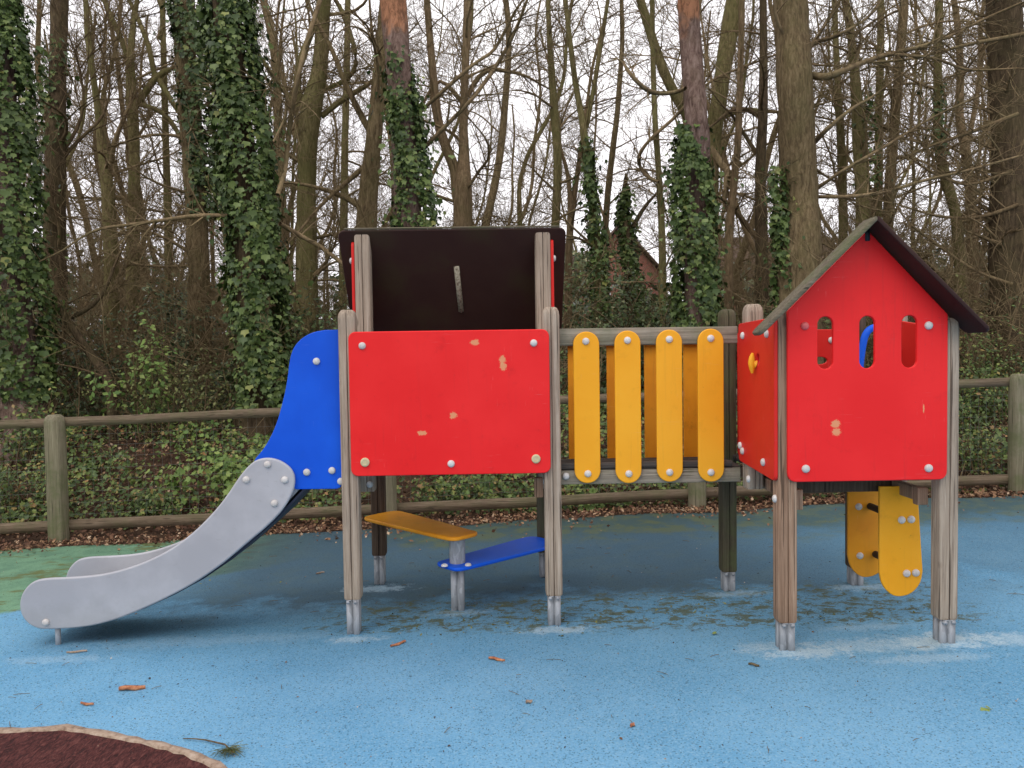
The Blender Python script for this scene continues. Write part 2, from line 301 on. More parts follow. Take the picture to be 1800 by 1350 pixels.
class Acc:
    def __init__(s): s.V = []; s.F = {}; s.n = 0
    def add(s, V, F):
        V = np.asarray(V, float); F = np.asarray(F, np.int64)
        s.V.append(V); s.F.setdefault(F.shape[1], []).append(F+s.n); s.n += len(V)
    def box(s, a, b, rot=None, c=None):
        a = np.array(a, float); b = np.array(b, float)
        V = np.array([[x, y, z] for x in (a[0], b[0]) for y in (a[1], b[1]) for z in (a[2], b[2])])
        s.add(V, [[0, 1, 3, 2], [4, 6, 7, 5], [0, 4, 5, 1], [2, 3, 7, 6], [0, 2, 6, 4], [1, 5, 7, 3]])
    def tube(s, pts, rad, k=6, cap=True):
        pts = np.asarray(pts, float); m = len(pts); rad = np.broadcast_to(np.asarray(rad, float), (m,))
        T = np.gradient(pts, axis=0); T /= np.linalg.norm(T, axis=1)[:, None]+1e-9
        up = np.array([0, 0, 1.]) if abs(T[0, 2]) < .8 else np.array([0, 1., 0]) if abs(T[0, 1]) < .8 else np.array([1., 0, 0])
        A = np.cross(T, up); A /= np.linalg.norm(A, axis=1)[:, None]+1e-9; B = np.cross(T, A)
        th = np.arange(k)*2*math.pi/k
        V = pts[:, None]+rad[:, None, None]*(A[:, None]*np.cos(th)[None, :, None]+B[:, None]*np.sin(th)[None, :, None])
        i = np.arange(m-1)[:, None]*k; j = np.arange(k)[None]; j2 = (j+1) % k
        s.add(V.reshape(-1, 3), np.stack([i+j, i+j2, i+k+j2, i+k+j], -1).reshape(-1, 4))
        if cap and k > 3:
            n0 = s.n-m*k
            s.F.setdefault(k, []).append(np.array([np.arange(k)[::-1]+n0, np.arange(k)+n0+(m-1)*k]))
    def mesh(s, name, mat, origin=(0, 0, 0), sm=False):
        V = np.concatenate(s.V)-np.array(origin)
        return mesh_np(name, V, [np.concatenate(f) for f in s.F.values()], mat, sm)
def link(name, me, parent=None, loc=None):
    o = bpy.data.objects.new(name, me); col.objects.link(o)
    if parent is not None: o.parent = parent
    if loc is not None: o.location = loc
    return o
def thing(name, label, cat, loc=(0, 0, 0), group=None):
    o = bpy.data.objects.new(name, None); col.objects.link(o); o.location = loc; o.empty_display_size = .2
    o['label'] = label; o['category'] = cat
    if group: o['group'] = group
    return o
def tag(o, label, cat, group=None, kind=None):
    o['label'] = label; o['category'] = cat
    if group: o['group'] = group
    if kind: o['kind'] = kind
    return o
def sharp(me, ang=35):
    me.polygons.foreach_set('use_smooth', np.ones(len(me.polygons), bool)); me.set_sharp_from_angle(angle=R(ang))
def rrect(x0, z0, x1, z1, r, k=6):
    rs = r if isinstance(r, (tuple, list)) else (r,)*4; out = []
    for (cx, cz, a, rr) in ((x1, z1, 0, rs[0]), (x0, z1, 90, rs[1]), (x0, z0, 180, rs[2]), (x1, z0, 270, rs[3])):
        sx = -1 if cx == x1 else 1; sz = -1 if cz == z1 else 1
        for i in range(k+1):
            t = R(a+90*i/k); out.append((cx+sx*rr+rr*math.cos(t), cz+sz*rr+rr*math.sin(t)))
    return out
def chaikin(pts, it=2, closed=True):
    p = np.array(pts, float)
    for _ in range(it):
        q = np.roll(p, -1, 0) if closed else p[1:]; a = p if closed else p[:-1]
        n_ = np.empty((len(a)*2, 2)); n_[0::2] = .75*a+.25*q; n_[1::2] = .25*a+.75*q
        p = n_ if closed else np.vstack([p[:1], n_, p[-1:]])
    return [tuple(x) for x in p]
def fillet(pts, rs, k=5):
    out = []; n_ = len(pts)
    for i in range(n_):
        p = np.array(pts[i]); a = np.array(pts[i-1])-p; b = np.array(pts[(i+1) % n_])-p; r = rs[i] if isinstance(rs, (list, tuple)) else rs
        if r <= 0: out.append(tuple(p)); continue
        la, lb = np.linalg.norm(a), np.linalg.norm(b); a /= la; b /= lb
        t = min(r, la*.49, lb*.49); A, B = p+a*t, p+b*t
        for j in range(k+1):
            u = j/k; out.append(tuple((1-u)**2*A+2*u*(1-u)*p+u*u*B))
    return out
def plate_mesh(name, outline, holes, thick, mat, plane, c, bevel=.004, origin=(0, 0, 0), rot=None):
    """outline filled with holes, thick, rounded edges; plane 'XZ','YZ','XY'; c = centre on the third axis"""
    cu = bpy.data.curves.new(name, 'CURVE'); cu.dimensions = '2D'; cu.fill_mode = 'BOTH'
    cu.extrude = thick/2-bevel; cu.bevel_depth = bevel; cu.bevel_resolution = 2; cu.offset = -bevel
    for pl in [outline]+list(holes):
        sp = cu.splines.new('POLY'); sp.points.add(len(pl)-1)
        for q, (x, z) in zip(sp.points, pl): q.co = (x, z, 0, 1)
        sp.use_cyclic_u = True
    o = bpy.data.objects.new('tmp', cu); col.objects.link(o); dg = bpy.context.evaluated_depsgraph_get()
    me = bpy.data.meshes.new_from_object(o.evaluated_get(dg)); bpy.data.objects.remove(o); bpy.data.curves.remove(cu)
    me.name = name; V = np.empty(len(me.vertices)*3, np.float32); me.vertices.foreach_get('co', V); V = V.reshape(-1, 3)
    if plane == 'XZ': W = np.stack([V[:, 0], c-V[:, 2], V[:, 1]], 1)
    elif plane == 'YZ': W = np.stack([c+V[:, 2], V[:, 0], V[:, 1]], 1)
    else: W = np.stack([V[:, 0], V[:, 1], c+V[:, 2]], 1)
    if rot is not None: W = W@np.array(rot).T
    me.vertices.foreach_set('co', (W-np.array(origin)).astype(np.float32).ravel())
    me.materials.clear(); me.materials.append(mat); sharp(me); me.update(); return me
#MARK
# ================================================================== PLAYGROUND SURFACE AND TERRAIN
def grid_sheet(xs, ys, f, mat, name, mask=None):
    Xg, Yg = np.meshgrid(xs, ys, indexing='ij'); Zg = f(Xg, Yg)
    V = np.stack([Xg, Yg, Zg], -1).reshape(-1, 3); a, b = len(xs), len(ys)
    i = (np.arange(a-1)[:, None]*b+np.arange(b-1)[None]).reshape(-1)
    F = np.stack([i, i+b, i+b+1, i+1], 1)
    if mask is not None:
        cx = (Xg[:-1, :-1]+Xg[1:, 1:])/2; cy = (Yg[:-1, :-1]+Yg[1:, 1:])/2; F = F[mask(cx, cy).reshape(-1)]
    return mesh_np(name, V, [F], mat, True)
xs = np.unique(np.concatenate([np.linspace(-180, -12, 18), np.linspace(-12, 12, 97), np.linspace(12, 180, 18)]))
ys = np.unique(np.concatenate([np.linspace(-120, -4, 14), np.linspace(-4, 6.5, 22), np.linspace(6.5, 24, 90), np.linspace(24, 260, 26)]))
o = link('ground', grid_sheet(xs, ys, gz, M['soil'], 'ground')); o['kind'] = 'structure'; o['label'] = 'brown leaf strewn woodland soil'
def edgeY(x): return 6.62+.055*(x+4)+.05*math.sin(x*2.3)+.035*math.sin(x*5.1+1)
ex = np.linspace(-12, 12, 161)
V = []; 
for x in ex: V += [(x, -6, float(gz(x, -6))+.012), (x, edgeY(x), float(gz(x, 5))+.012), (x, edgeY(x)+.012, float(gz(x, 5))-.02)]
V = np.array(V); i = np.arange(160)*3
F = np.concatenate([np.stack([i, i+3, i+4, i+1], 1), np.stack([i+1, i+4, i+5, i+2], 1)])
me = mesh_np('blue_rubber_surface', V, [F], M['rubber']); o = link('rubber_surface', me); o['kind'] = 'structure'; o['label'] = 'light blue safety rubber with dirty and mossy areas and painted shade'
# dark red rubber patch with sandy kerb, bottom left
ctr = np.array([[-6.5, 3.2], [-4, 3.15], [-2.9, 3.10], [-2.0, 3.085], [-1.74, 3.09], [-1.60, 3.05], [-1.37, 2.955], [-1.17, 2.86], [-1.03, 2.765], [-.86, 2.60], [-.72, 2.35], [-.65, 2.0], [-.68, 1.4], [-.75, .5], [-.8, -3], [-6.5, -3]])
ctr = ctr*np.where(ctr[:, 1:2] > 1, 1.0+.028-.010*(ctr[:, 0:1]+1), 1)
me_ = []
def zr(x, y, h): return float(gz(x, y))+h
V = np.array([[x, y, zr(x, y, .018)] for x, y in ctr]); me = mesh_np('red_rubber', V, [tuple(range(len(ctr)))[::-1]], M['red_rubber'])
o = link('red_rubber_path', me); o['kind'] = 'structure'; o['label'] = 'dark red rubber surface'
edge = ctr[:15]; fine = []
for a, b in zip(edge[:-1], edge[1:]):
    m_ = max(2, int(np.linalg.norm(b-a)/.045)); fine += [a+(b-a)*t for t in np.linspace(0, 1, m_, endpoint=False)]
fine = np.array(fine); t = np.gradient(fine, axis=0); t /= np.linalg.norm(t, axis=1)[:, None]; nn = np.stack([-t[:, 1], t[:, 0]], 1)
wv = .024+.004*rng.standard_normal(len(fine)); kz = .026+.003*rng.standard_normal(len(fine))
V = []
for q, nv, ww, kk in zip(fine, nn, wv, kz):
    for s_, h in ((-1, .008), (-.8, kk), (.7, kk-.002), (1, .008)):
        x, y = q+nv*ww*s_; V.append((x, y, zr(x, y, h)))
i = np.arange(len(fine)-1)*4
F = np.concatenate([np.stack([i+k, i+k+1, i+k+5, i+k+4], 1) for k in range(3)])
o = link('kerb', mesh_np('kerb', V, [F], M['kerb'])); o['kind'] = 'structure'; o['label'] = 'worn sand coloured kerb edging the red rubber'

# ================================================================== PLAY STRUCTURE
PO = np.array((.6, 4.4, .05))
PS = thing('play_structure', 'weathered wooden climbing frame with red panels, two roofs, yellow bridge and grey slide', 'play structure', tuple(PO))
CX = {}
def part(name, me, parent=PS, label=None):
    o = link(name, me, parent)
    if label: o['label'] = label
    return o
# bolt caps
def cap_mesh(name, r, h, mat, flat=False):
    a = Acc(); k = 16; prof = [(r*1.0, 0), (r*.98, h*.35), (r*.8, h*.75), (r*.45, h*.97), (.0001, h)] if not flat else [(r, 0), (r, h*.6), (r*.9, h*.8), (r*.55, h*.82), (r*.5, h*.65), (.0001, h*.65)]
    V = []; 
    for (rr, hh) in prof:
        for j in range(k): V.append((rr*math.cos(2*math.pi*j/k), -hh, rr*math.sin(2*math.pi*j/k)))
    F = [[i*k+j, (i+1)*k+j, (i+1)*k+(j+1) % k, i*k+(j+1) % k] for i in range(len(prof)-1) for j in range(k)]
    a.add(V, F); me = a.mesh(name, mat); sharp(me, 50); return me
CAP = cap_mesh('bolt_cap', .0195, .014, M['cap']); CAPO = cap_mesh('bolt_cap_old', .024, .012, M['cap_old'], True); CAPR = cap_mesh('bolt_cap_red', .0195, .014, M['cap_red'])
def cap(parent, x, y, z, me=CAP, rz=0, label=None, rx=0):
    o = link('bolt_cap', me, parent, tuple(np.array((x, y, z))-PO)); o.rotation_euler = (rx, random.uniform(0, 6) if me is CAPO else 0, rz)
    if label: o['label'] = label
    return o
# posts: a laminated post with rounded corners, a shallow groove down each face and a bevelled top
def post_profile(hw=.045, r=.013, g=.0028, gd=.009, k=3):
    out = []
    for q in range(4):
        a0 = R(90*q)
        pts = [(hw-gd, 0), (hw, g), (hw, hw-r)]+[(hw-r+r*math.cos(R(t)), hw-r+r*math.sin(R(t))) for t in (22, 45, 68)]+[(hw-r, hw), (g, hw)]
        c_, s_ = math.cos(a0), math.sin(a0)
        out += [(x*c_-y*s_, x*s_+y*c_) for x, y in pts]
    return np.array(out)
PROF = post_profile()
def post_mesh(name, x, y, z0, z1, mat, scale=1.):
    pr = PROF*scale; m = len(pr); V = []; levels = [(z0+.001, .93), (z0+.012, 1), (z1-.045, 1), (z1-.022, .93), (z1-.006, .74), (z1, .55)]
    zs = [(z0+.001, .93), (z0+.012, 1)]+[(z, 1) for z in np.linspace(z0+.1, z1-.1, 5)]+levels[2:]
    for z, s_ in zs: V += [(x+px*s_, y+py*s_, z) for px, py in pr]
    F = [np.array([[i*m+j, i*m+(j+1) % m, (i+1)*m+(j+1) % m, (i+1)*m+j] for i in range(len(zs)-1) for j in range(m)]),
         np.array([list(range(m))[::-1]]), np.array([[(len(zs)-1)*m+j for j in range(m)]])]
    me = mesh_np(name, np.array(V)-PO, F, mat); sharp(me, 40); return me
FOOTP = np.array([(.033, .010), (.033, .033), (.010, .033), (.010, .022), (-.010, .022), (-.010, .036), (-.034, .036), (-.034, .010), (-.024, .010), (-.024, -.010), (-.034, -.010),
                  (-.034, -.034), (-.006, -.034), (-.004, -.026), (.004, -.026), (.004, -.041), (.033, -.041), (.033, -.010), (.024, -.010), (.024, .010)])[::-1]
def foot_mesh(x, y, z0, z1, scale=1.):
    a = Acc(); pr = FOOTP*scale; m = len(pr)
    V = [(x+p_[0], y+p_[1], z) for z in (z0, z1) for p_ in pr]
    a.add(V, [[j, (j+1) % m, m+(j+1) % m, m+j] for j in range(m)]); a.F.setdefault(m, []).append(np.array([list(range(m, 2*m)), list(range(m))[::-1]]))
    for sx in (-.022, .018):                                     # clamp screws under the timber
        a.tube([(x+sx, y-.056, z1-.014), (x+sx, y-.028, z1-.014)], .0095, 8)
        a.tube([(x+sx*1.2, y-.05, z1-.004), (x+sx*.2, y-.05, z1-.004)], .003, 5)
    return a.mesh('metal_foot', M['steel'], PO)
XL, XR, YA, YM, YB = -.805, .275, 4.21, 4.67, 5.13             # left tower
HX0, HX1, HA, HM, HB = 1.354, 2.125, 3.72, 4.19, 4.67           # house tower
ZT = 1.746
def post(x, y, mat, zb=.2, zt=ZT, foot=True, label=None):
    o = part('post', post_mesh('post', x, y, zb, zt, M[mat]), label=label)
    if foot: part('metal_foot', foot_mesh(x, y, float(gz(x, y))-.05, zb+.004), o)
    return o
post(XL, YA, 'wood', label='pale grey front post beside the slide'); post(XR, YA, 'wood', label='front post between red panel and bridge')
post(XL, YB, 'wood_shaded', .20, label='dark back post holding the orange step'); post(XR, YB, 'wood_olive', .20)
post(HX0, HA, 'wood_brown', zt=1.70, label='warm brown front post of the red house'); post(HX1, HA, 'wood', zt=1.64, label='front right post of the red house')
post(HX0, HB, 'wood_olive', .18, label='dark back post below the bridge end'); post(HX1, HB, 'wood_shaded', .19)
pm1 = post(XL+.012, YM, 'wood', .70, 2.238, False, 'tall post carrying the dark roof'); pm2 = post(XR-.012, YM, 'wood', .70, 2.238, False, 'tall post carrying the dark roof')
post(HX0, HM, 'wood', .76, ZT, False); post(HX1, HM, 'wood', .76, ZT, False)
cap(pm1, XL+.03, YM-.05, .745); cap(pm2, XR-.04, YM-.05, .745)
# decks and joists
def deck(x0, x1, y0, y1, z, n_, mat='deck_wood'):
    a = Acc(); w_ = (y1-y0)/n_
    for k in range(n_): a.box((x0, y0+k*w_+.004, z-.028), (x1, y0+(k+1)*w_-.004, z))
    return a.mesh('deck', M[mat], PO)
def rail_mesh(name, a0, a1, mat, bev=.006):
    a0 = np.array(a0, float); a1 = np.array(a1, float)
    X0, Y0, Z0 = a0; X1, Y1, Z1 = a1
    if X1-X0 > Y1-Y0:
        pr = rrect(Y0, Z0, Y1, Z1, bev, 2); m = len(pr); V = [(x, p_[0], p_[1]) for x in np.linspace(X0, X1, 6) for p_ in pr]
    else:
        pr = rrect(X0, Z0, X1, Z1, bev, 2); m = len(pr); V = [(p_[0], y, p_[1]) for y in np.linspace(Y1, Y0, 6) for p_ in pr]
    F = [np.array([[i*m+j, i*m+(j+1) % m, (i+1)*m+(j+1) % m, (i+1)*m+j] for i in range(5) for j in range(m)])[:, ::-1], np.array([list(range(m))]), np.array([[5*m+j for j in range(m)][::-1]])]
    me = mesh_np(name, np.array(V)-PO, F, M[mat]); sharp(me, 40); return me
dk = part('deck', deck(XL+.02, XR-.02, YA-.03, YB+.03, .90, 9))
for y in (YB-.095,): part('joist', rail_mesh('joist', (XL+.05, y, .80), (XR-.05, y+.04, .87), 'wood_rail'), dk)
for x in (XL+.06, XR-.10): part('joist', rail_mesh('joist', (x, YA+.6, .80), (x+.04, YB-.10, .87), 'wood_rail'), dk)
dk2 = part('deck', deck(HX0+.02, HX1-.02, HA+.05, HB+.03, .885, 9))
for y in (HA+.30, HB-.095): part('joist', rail_mesh('joist', (HX0+.05, y, .76), (HX1-.05, y+.04, .82), 'wood_shaded'), dk2)
for x in (HX0+.055, HX1-.105): part('joist', rail_mesh('joist', (x, HA+.10, .755), (x+.045, HB-.05, .82), 'wood_brown'), dk2)
# end grain blocks under the panels
part('bracket_block', rail_mesh('bb', (XR-.095, YA+.06, .715), (XR-.048, YA+.11, .82), 'wood_brown'), dk)
part('bracket_block', rail_mesh('bb', (HX1-.10, HA+.055, .735), (HX1-.05, HA+.10, .82), 'wood_brown'), dk2)
part('bracket_block', rail_mesh('bb', (HX0+.06, HA+.06, .72), (HX0+.11, HA+.11, .82), 'wood_brown'), dk2)
# big red front panel
rp = part('front_panel', plate_mesh('front_panel', rrect(-.792, .866, .263, 1.628, .038), [], .019, M['red'], 'XZ', YA-.045-.0105, .005, PO), label='large plain red panel with scrubbed pale marks')
yf = YA-.045-.02
for x, z in ((-.719, 1.554), (.181, 1.556), (-.264, .925)): cap(rp, x, yf, z)
cap(rp, -.717, yf, .941, CAPO, label='yellowed flat bolt cap'); cap(rp, .185, yf, .944, CAPO, label='yellowed flat bolt cap')
# ---- lean-to roof of the left tower
def slab(name, x0, x1, p0, p1, thick, mat, r=.035):
    """board between (y,z) p0 and p1 spanning x0..x1; rounded corners"""
    p0 = np.array(p0); p1 = np.array(p1); L = np.linalg.norm(p1-p0); d = (p1-p0)/L
    me = plate_mesh(name, rrect(x0, 0, x1, L, r), [], thick, mat, 'XY', 0, .004)
    V = np.empty(len(me.vertices)*3, np.float32); me.vertices.foreach_get('co', V); V = V.reshape(-1, 3)
    nrm = np.array([-d[1], d[0]])
    W = np.stack([V[:, 0], p0[0]+V[:, 1]*d[0]+V[:, 2]*nrm[0], p0[1]+V[:, 1]*d[1]+V[:, 2]*nrm[1]], 1)-PO
    me.vertices.foreach_set('co', W.astype(np.float32).ravel()); me.update(); return me
rf = part('roof', slab('roof', -.930, .400, (YM-.05, 2.232), (5.09, 1.58), .016, M['board_dark'], .04), label='dark brown sloping roof board seen from below')
a = Acc(); dv = np.array([5.09-YM+.05, 1.58-2.232]); dv /= np.linalg.norm(dv)
def onroof(s_, off): return np.array([YM-.05+dv[0]*s_+dv[1]*off*1, 2.232+dv[1]*s_-dv[0]*off])
q0, q1 = onroof(.24, .012), onroof(.56, .012)
a.tube([(-.25, q0[0], q0[1]), (-.2425, (q0+q1)[0]/2, (q0+q1)[1]/2), (-.235, q1[0], q1[1])], .0165, 4)
part('batten', a.mesh('batten', M['chip_pale'], PO), rf, 'lichen covered batten under the roof')
a = Acc(); a.box((-.60, YM+.0, 2.228), (-.52, YM+.05, 2.252)); part('ridge_block', a.mesh('ridge_block', M['black'], PO), rf)
a = Acc(); a.tube([(-.93+.04, YM-.055, 2.24), (.36, YM-.055, 2.24)], .006, 6); part('ridge_edge', a.mesh('ridge_edge', M['roof_wood'], PO), rf)
for sx, lab in ((-1, 'left'), (1, 'right')):
    xx = (XL+.012-.045-.010) if sx < 0 else (XR-.012+.045+.010)
    ol = fillet([(YM-.035, 1.66), (YM+.33, 1.66), (YM+.30, 1.78), (YM+.03, 2.17), (YM-.035, 2.17)], .03)
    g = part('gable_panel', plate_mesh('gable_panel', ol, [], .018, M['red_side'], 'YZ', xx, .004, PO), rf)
    cap(g, xx+sx*.009, YM-.015, 2.06, rz=R(90*sx))
# back panel low between the back posts of left tower (seen through gaps only) - side panel facing the bridge is open
# ---- slide
NEARY, FARY = YA-.005, YA+.44
blue_o = [(-.853, .798), (-.853, 1.643), (-.93, 1.642), (-.995, 1.632), (-1.055, 1.600), (-1.098, 1.553), (-1.120, 1.49), (-1.136, 1.37), (-1.165, 1.25), (-1.205, 1.125), (-1.265, 1.015), (-1.34, .935), (-1.30, .85), (-1.10, .79), (-.88, .789)]
blue_o = chaikin(blue_o[2:13], 2, False); blue_o = [(-.853, .815), (-.853, 1.643)]+blue_o+[(-1.10, .79), (-.885, .789), (-.868, .795)]
grey_top = [(-1.155, .938), (-1.195, .958), (-1.24, .967), (-1.285, .962), (-1.325, .945), (-1.385, .885), (-1.473, .755), (-1.56, .655), (-1.662, .56), (-1.78, .478), (-1.909, .418), (-2.03, .378), (-2.155, .352), (-2.30, .343), (-2.443, .341)]
grey_l = [(-2.51, .325), (-2.56, .275), (-2.582, .215), (-2.577, .15), (-2.545, .100), (-2.50, .072), (-2.445, .063)]
grey_bot = [(-2.255, .069), (-2.10, .100), (-1.948, .156), (-1.79, .226), (-1.638, .305), (-1.49, .405), (-1.358, .516), (-1.27, .585), (-1.186, .665), (-1.135, .735), (-1.106, .80), (-1.100, .862), (-1.118, .905)]
grey_o = chaikin(grey_top+grey_l+grey_bot, 2)
sl_ = part('slide', plate_mesh('slide_near', grey_o, [], .024, M['grey_plastic'], 'XZ', NEARY, .009, PO), label='pale grey plastic slide')
part('side_wall', plate_mesh('slide_far', grey_o, [], .024, M['grey_plastic'], 'XZ', FARY, .009, PO), sl_)
bl = part('slide_guard', plate_mesh('blue_near', blue_o, [], .018, M['blue'], 'XZ', NEARY+.024, .004, PO), label='bright blue curved guard panel at the slide top')
part('slide_guard', plate_mesh('blue_far', blue_o, [], .018, M['blue'], 'XZ', FARY-.022, .004, PO), label='bright blue far guard panel at the slide top')
for x, z in ((-.977, 1.476), (-1.043, .882), (-.908, .889)): cap(bl, x, NEARY+.014, z)
for x, z in ((-1.243, .931), (-1.358, .851), (-1.154, .847), (-1.212, .722), (-2.443, .104)): cap(sl_, x, NEARY-.013, z)
cap(bl, -.862, NEARY+.014, .83)
# chute
cb = np.array([(-2.53, .135), (-2.42, .105), (-2.25, .112), (-2.1, .145), (-1.948, .20), (-1.79, .27), (-1.638, .35), (-1.49, .448), (-1.358, .56), (-1.25, .655), (-1.16, .745), (-1.09, .815), (-1.0, .855), (-.86, .872)])
nrm = np.gradient(cb, axis=0); nrm /= np.linalg.norm(nrm, axis=1)[:, None]; nrm = np.stack([-nrm[:, 1], nrm[:, 0]], 1)
def strip(pts, y0, y1, t):
    m = len(pts); lo = pts-nrm*t
    V = [(p_[0], y, p_[1]) for y in (y0, y1) for p_ in list(pts)+list(lo)]
    F = [[i, i+1, 2*m+i+1, 2*m+i] for i in range(m-1)]+[[m+i+1, m+i, 3*m+i, 3*m+i+1] for i in range(m-1)]
    F += [[i+1, i, m+i, m+i+1] for i in range(m-1)]+[[2*m+i, 2*m+i+1, 3*m+i+1, 3*m+i] for i in range(m-1)]
    F += [[0, 2*m, 3*m, m], [m-1, 2*m-1, 4*m-1, 3*m-1]]
    return V, F
a = Acc(); V_, F_ = strip(cb, NEARY+.036, FARY-.034, .02); a.add(V_, F_); me = a.mesh('chute', M['steel'], PO); sharp(me, 40); part('chute', me, sl_)
a = Acc(); cu2 = cb-nrm*.034; V_, F_ = strip(cu2, NEARY+.034, FARY-.032, .012); a.add(V_, F_); me = a.mesh('chute_underside', M['navy'], PO); sharp(me, 40); part('chute_underside', me, sl_)
for y in (NEARY+.02, FARY-.03):
    a = Acc(); a.tube([(-2.40, y, -.02+float(gz(-2.4, 4.2))), (-2.40, y, .11)], .014, 10); part('slide_foot', a.mesh('slide_foot', M['steel'], PO), sl_)
# ---- bridge
BF, BK = 4.255, 4.615
br = part('bridge_deck', deck(XR+.048, HX0-.05, BF-.02, BK+.02, .875, 6), label='dark planked bridge deck')
part('edge_board', rail_mesh('edge_board', (XR+.048, BF-.028, .874), (HX0-.10, BF+.01, .905), 'deck_wood'), br)
for y in (BF, BK):
    part('bridge_rail', rail_mesh('bridge_rail', (XR+.05, y-.02, 1.541), (HX0-.068, y+.02, 1.632), 'wood_rail'))
    part('bridge_rail', rail_mesh('bridge_rail', (XR+.05, y-.02, .788), (HX0-.055, y+.02, .866), 'wood_rail'))
    for z in (1.586, ): pass
def slat(x, y, z0, z1, mat, sgn, caps=True):
    w_ = .07
    me = plate_mesh('bridge_slat', rrect(x-w_, z0, x+w_, z1, w_-.001, 9), [], .018, M[mat], 'XZ', y, .005, PO); o = part('bridge_slat', me)
    if caps:
        for z in (z0+.052, z1-.052): cap(o, x+random.uniform(-.003, .003), y-.009, z)
    return o
for i, x in enumerate((.466, .688, .912, 1.136)): slat(x, BF-.031, .797-.004*(i % 2), 1.614+.002*i, 'yellow', -1)
for x in (.473, .702, .925, 1.157): slat(x, BK+.031, .80, 1.614, 'yellow_dirty', 1, False)
cap(br, XR+.075, BF-.022, .835)
# ---- red house tower
hp = [(1.345, .878), (2.100, .878), (2.100, 1.655), (1.720, 2.050), (1.345, 1.680)]
hp = fillet(hp, [.045, .045, .01, .01, .01])
holes = [rrect(cx-.036, 1.408, cx+.036, 1.652, .0355, 8) for cx in (1.522, 1.719, 1.918)]
hpn = part('house_panel', plate_mesh('house_panel', hp, holes, .020, M['red_house'], 'XZ', HA-.045-.011, .005, PO), label='red house shaped front panel with three oval windows')
yh = HA-.045-.021
for x, z in ((2.007, 1.604), (1.429, .941), (2.010, .934)): cap(hpn, x, yh, z)
cap(hpn, 1.425, yh, 1.610, CAPR, label='red painted bolt cap')
# gable roof boards (front to back depth about .25 m)
RX, RZ = 1.706, 2.088
def roofboard(x1, z1, y0, y1, mat, t=.020):
    p0 = np.array([RX, RZ]); p1 = np.array([x1, z1]); L = np.linalg.norm(p1-p0); d = (p1-p0)/L; nv = np.array([-d[1], d[0]]); nv = nv if nv[1] > 0 else -nv
    me = plate_mesh('roof_board', rrect(y0, 0, y1, L, (.035, .035, .001, .001)), [], t, mat, 'XY', 0, .006)
    V = np.empty(len(me.vertices)*3, np.float32); me.vertices.foreach_get('co', V); V = V.reshape(-1, 3)
    W = np.stack([p0[0]+V[:, 1]*d[0]+V[:, 2]*nv[0], V[:, 0], p0[1]+V[:, 1]*d[1]+V[:, 2]*nv[1]], 1)-PO
    me.vertices.foreach_set('co', W.astype(np.float32).ravel())
    if x1 < RX: me.flip_normals()
    me.update(); return me
part('roof_board', roofboard(1.175, 1.572, 3.53, 3.655, M['roof_wood']), label='mossy grey left roof board')
part('roof_board', roofboard(2.226, 1.570, 3.53, 3.72, M['board_dark']), label='dark right roof board')
a = Acc()
for sx in (-1, 1): a.box((RX+sx*.012-.011, HA-.07, 2.0), (RX+sx*.012+.011, HA-.05, 2.06)) if sx > 0 else None
part('ridge_bracket', a.mesh('ridge_bracket', M['black'], PO))
# side panels of the house (front half) and hole with yellow knob
sp = fillet([(HA-.04, .878), (HM+.045, .905), (HM+.045, 1.645), (HA-.04, 1.655)], .03)
hl = [[(3.915+.026*math.cos(t), 1.455+.03*math.sin(t)) for t in np.linspace(0, 2*math.pi, 14, endpoint=False)],
      [(3.99+.022*math.cos(t), 1.455+.026*math.sin(t)) for t in np.linspace(0, 2*math.pi, 14, endpoint=False)]]
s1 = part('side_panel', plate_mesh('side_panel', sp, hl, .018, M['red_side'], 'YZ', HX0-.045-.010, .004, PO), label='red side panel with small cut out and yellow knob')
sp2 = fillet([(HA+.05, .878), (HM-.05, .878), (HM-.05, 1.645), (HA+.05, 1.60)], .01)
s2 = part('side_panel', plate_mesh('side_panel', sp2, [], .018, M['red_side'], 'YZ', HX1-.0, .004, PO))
xs1 = HX0-.045-.019
for y, z in ((4.148, 1.579), (3.774, 1.578), (4.16, .965), (3.83, .95), (4.20, .99)): cap(s1, xs1, y, z, rz=R(-90))
cap(dk2, xs1+.01, 4.09, .826, rz=R(-90)); cap(dk2, HX0-.045, 3.72, .79, rz=R(-90))
a = Acc(); a.tube([(xs1-.001, 3.945, 1.43), (xs1-.008, 3.945, 1.432), (xs1-.022, 3.944, 1.437), (xs1-.025, 3.944, 1.437)], [.022, .016, .012, .004], 12)
a.tube([(xs1-.018, 3.944, 1.385), (xs1-.02, 3.944, 1.41), (xs1-.022, 3.944, 1.437), (xs1-.02, 3.944, 1.465), (xs1-.016, 3.944, 1.487)], [.006, .014, .017, .014, .006], 12)
me = a.mesh('knob', M['yellow'], PO); sharp(me, 60); part('knob', me, s1, 'yellow turning knob')
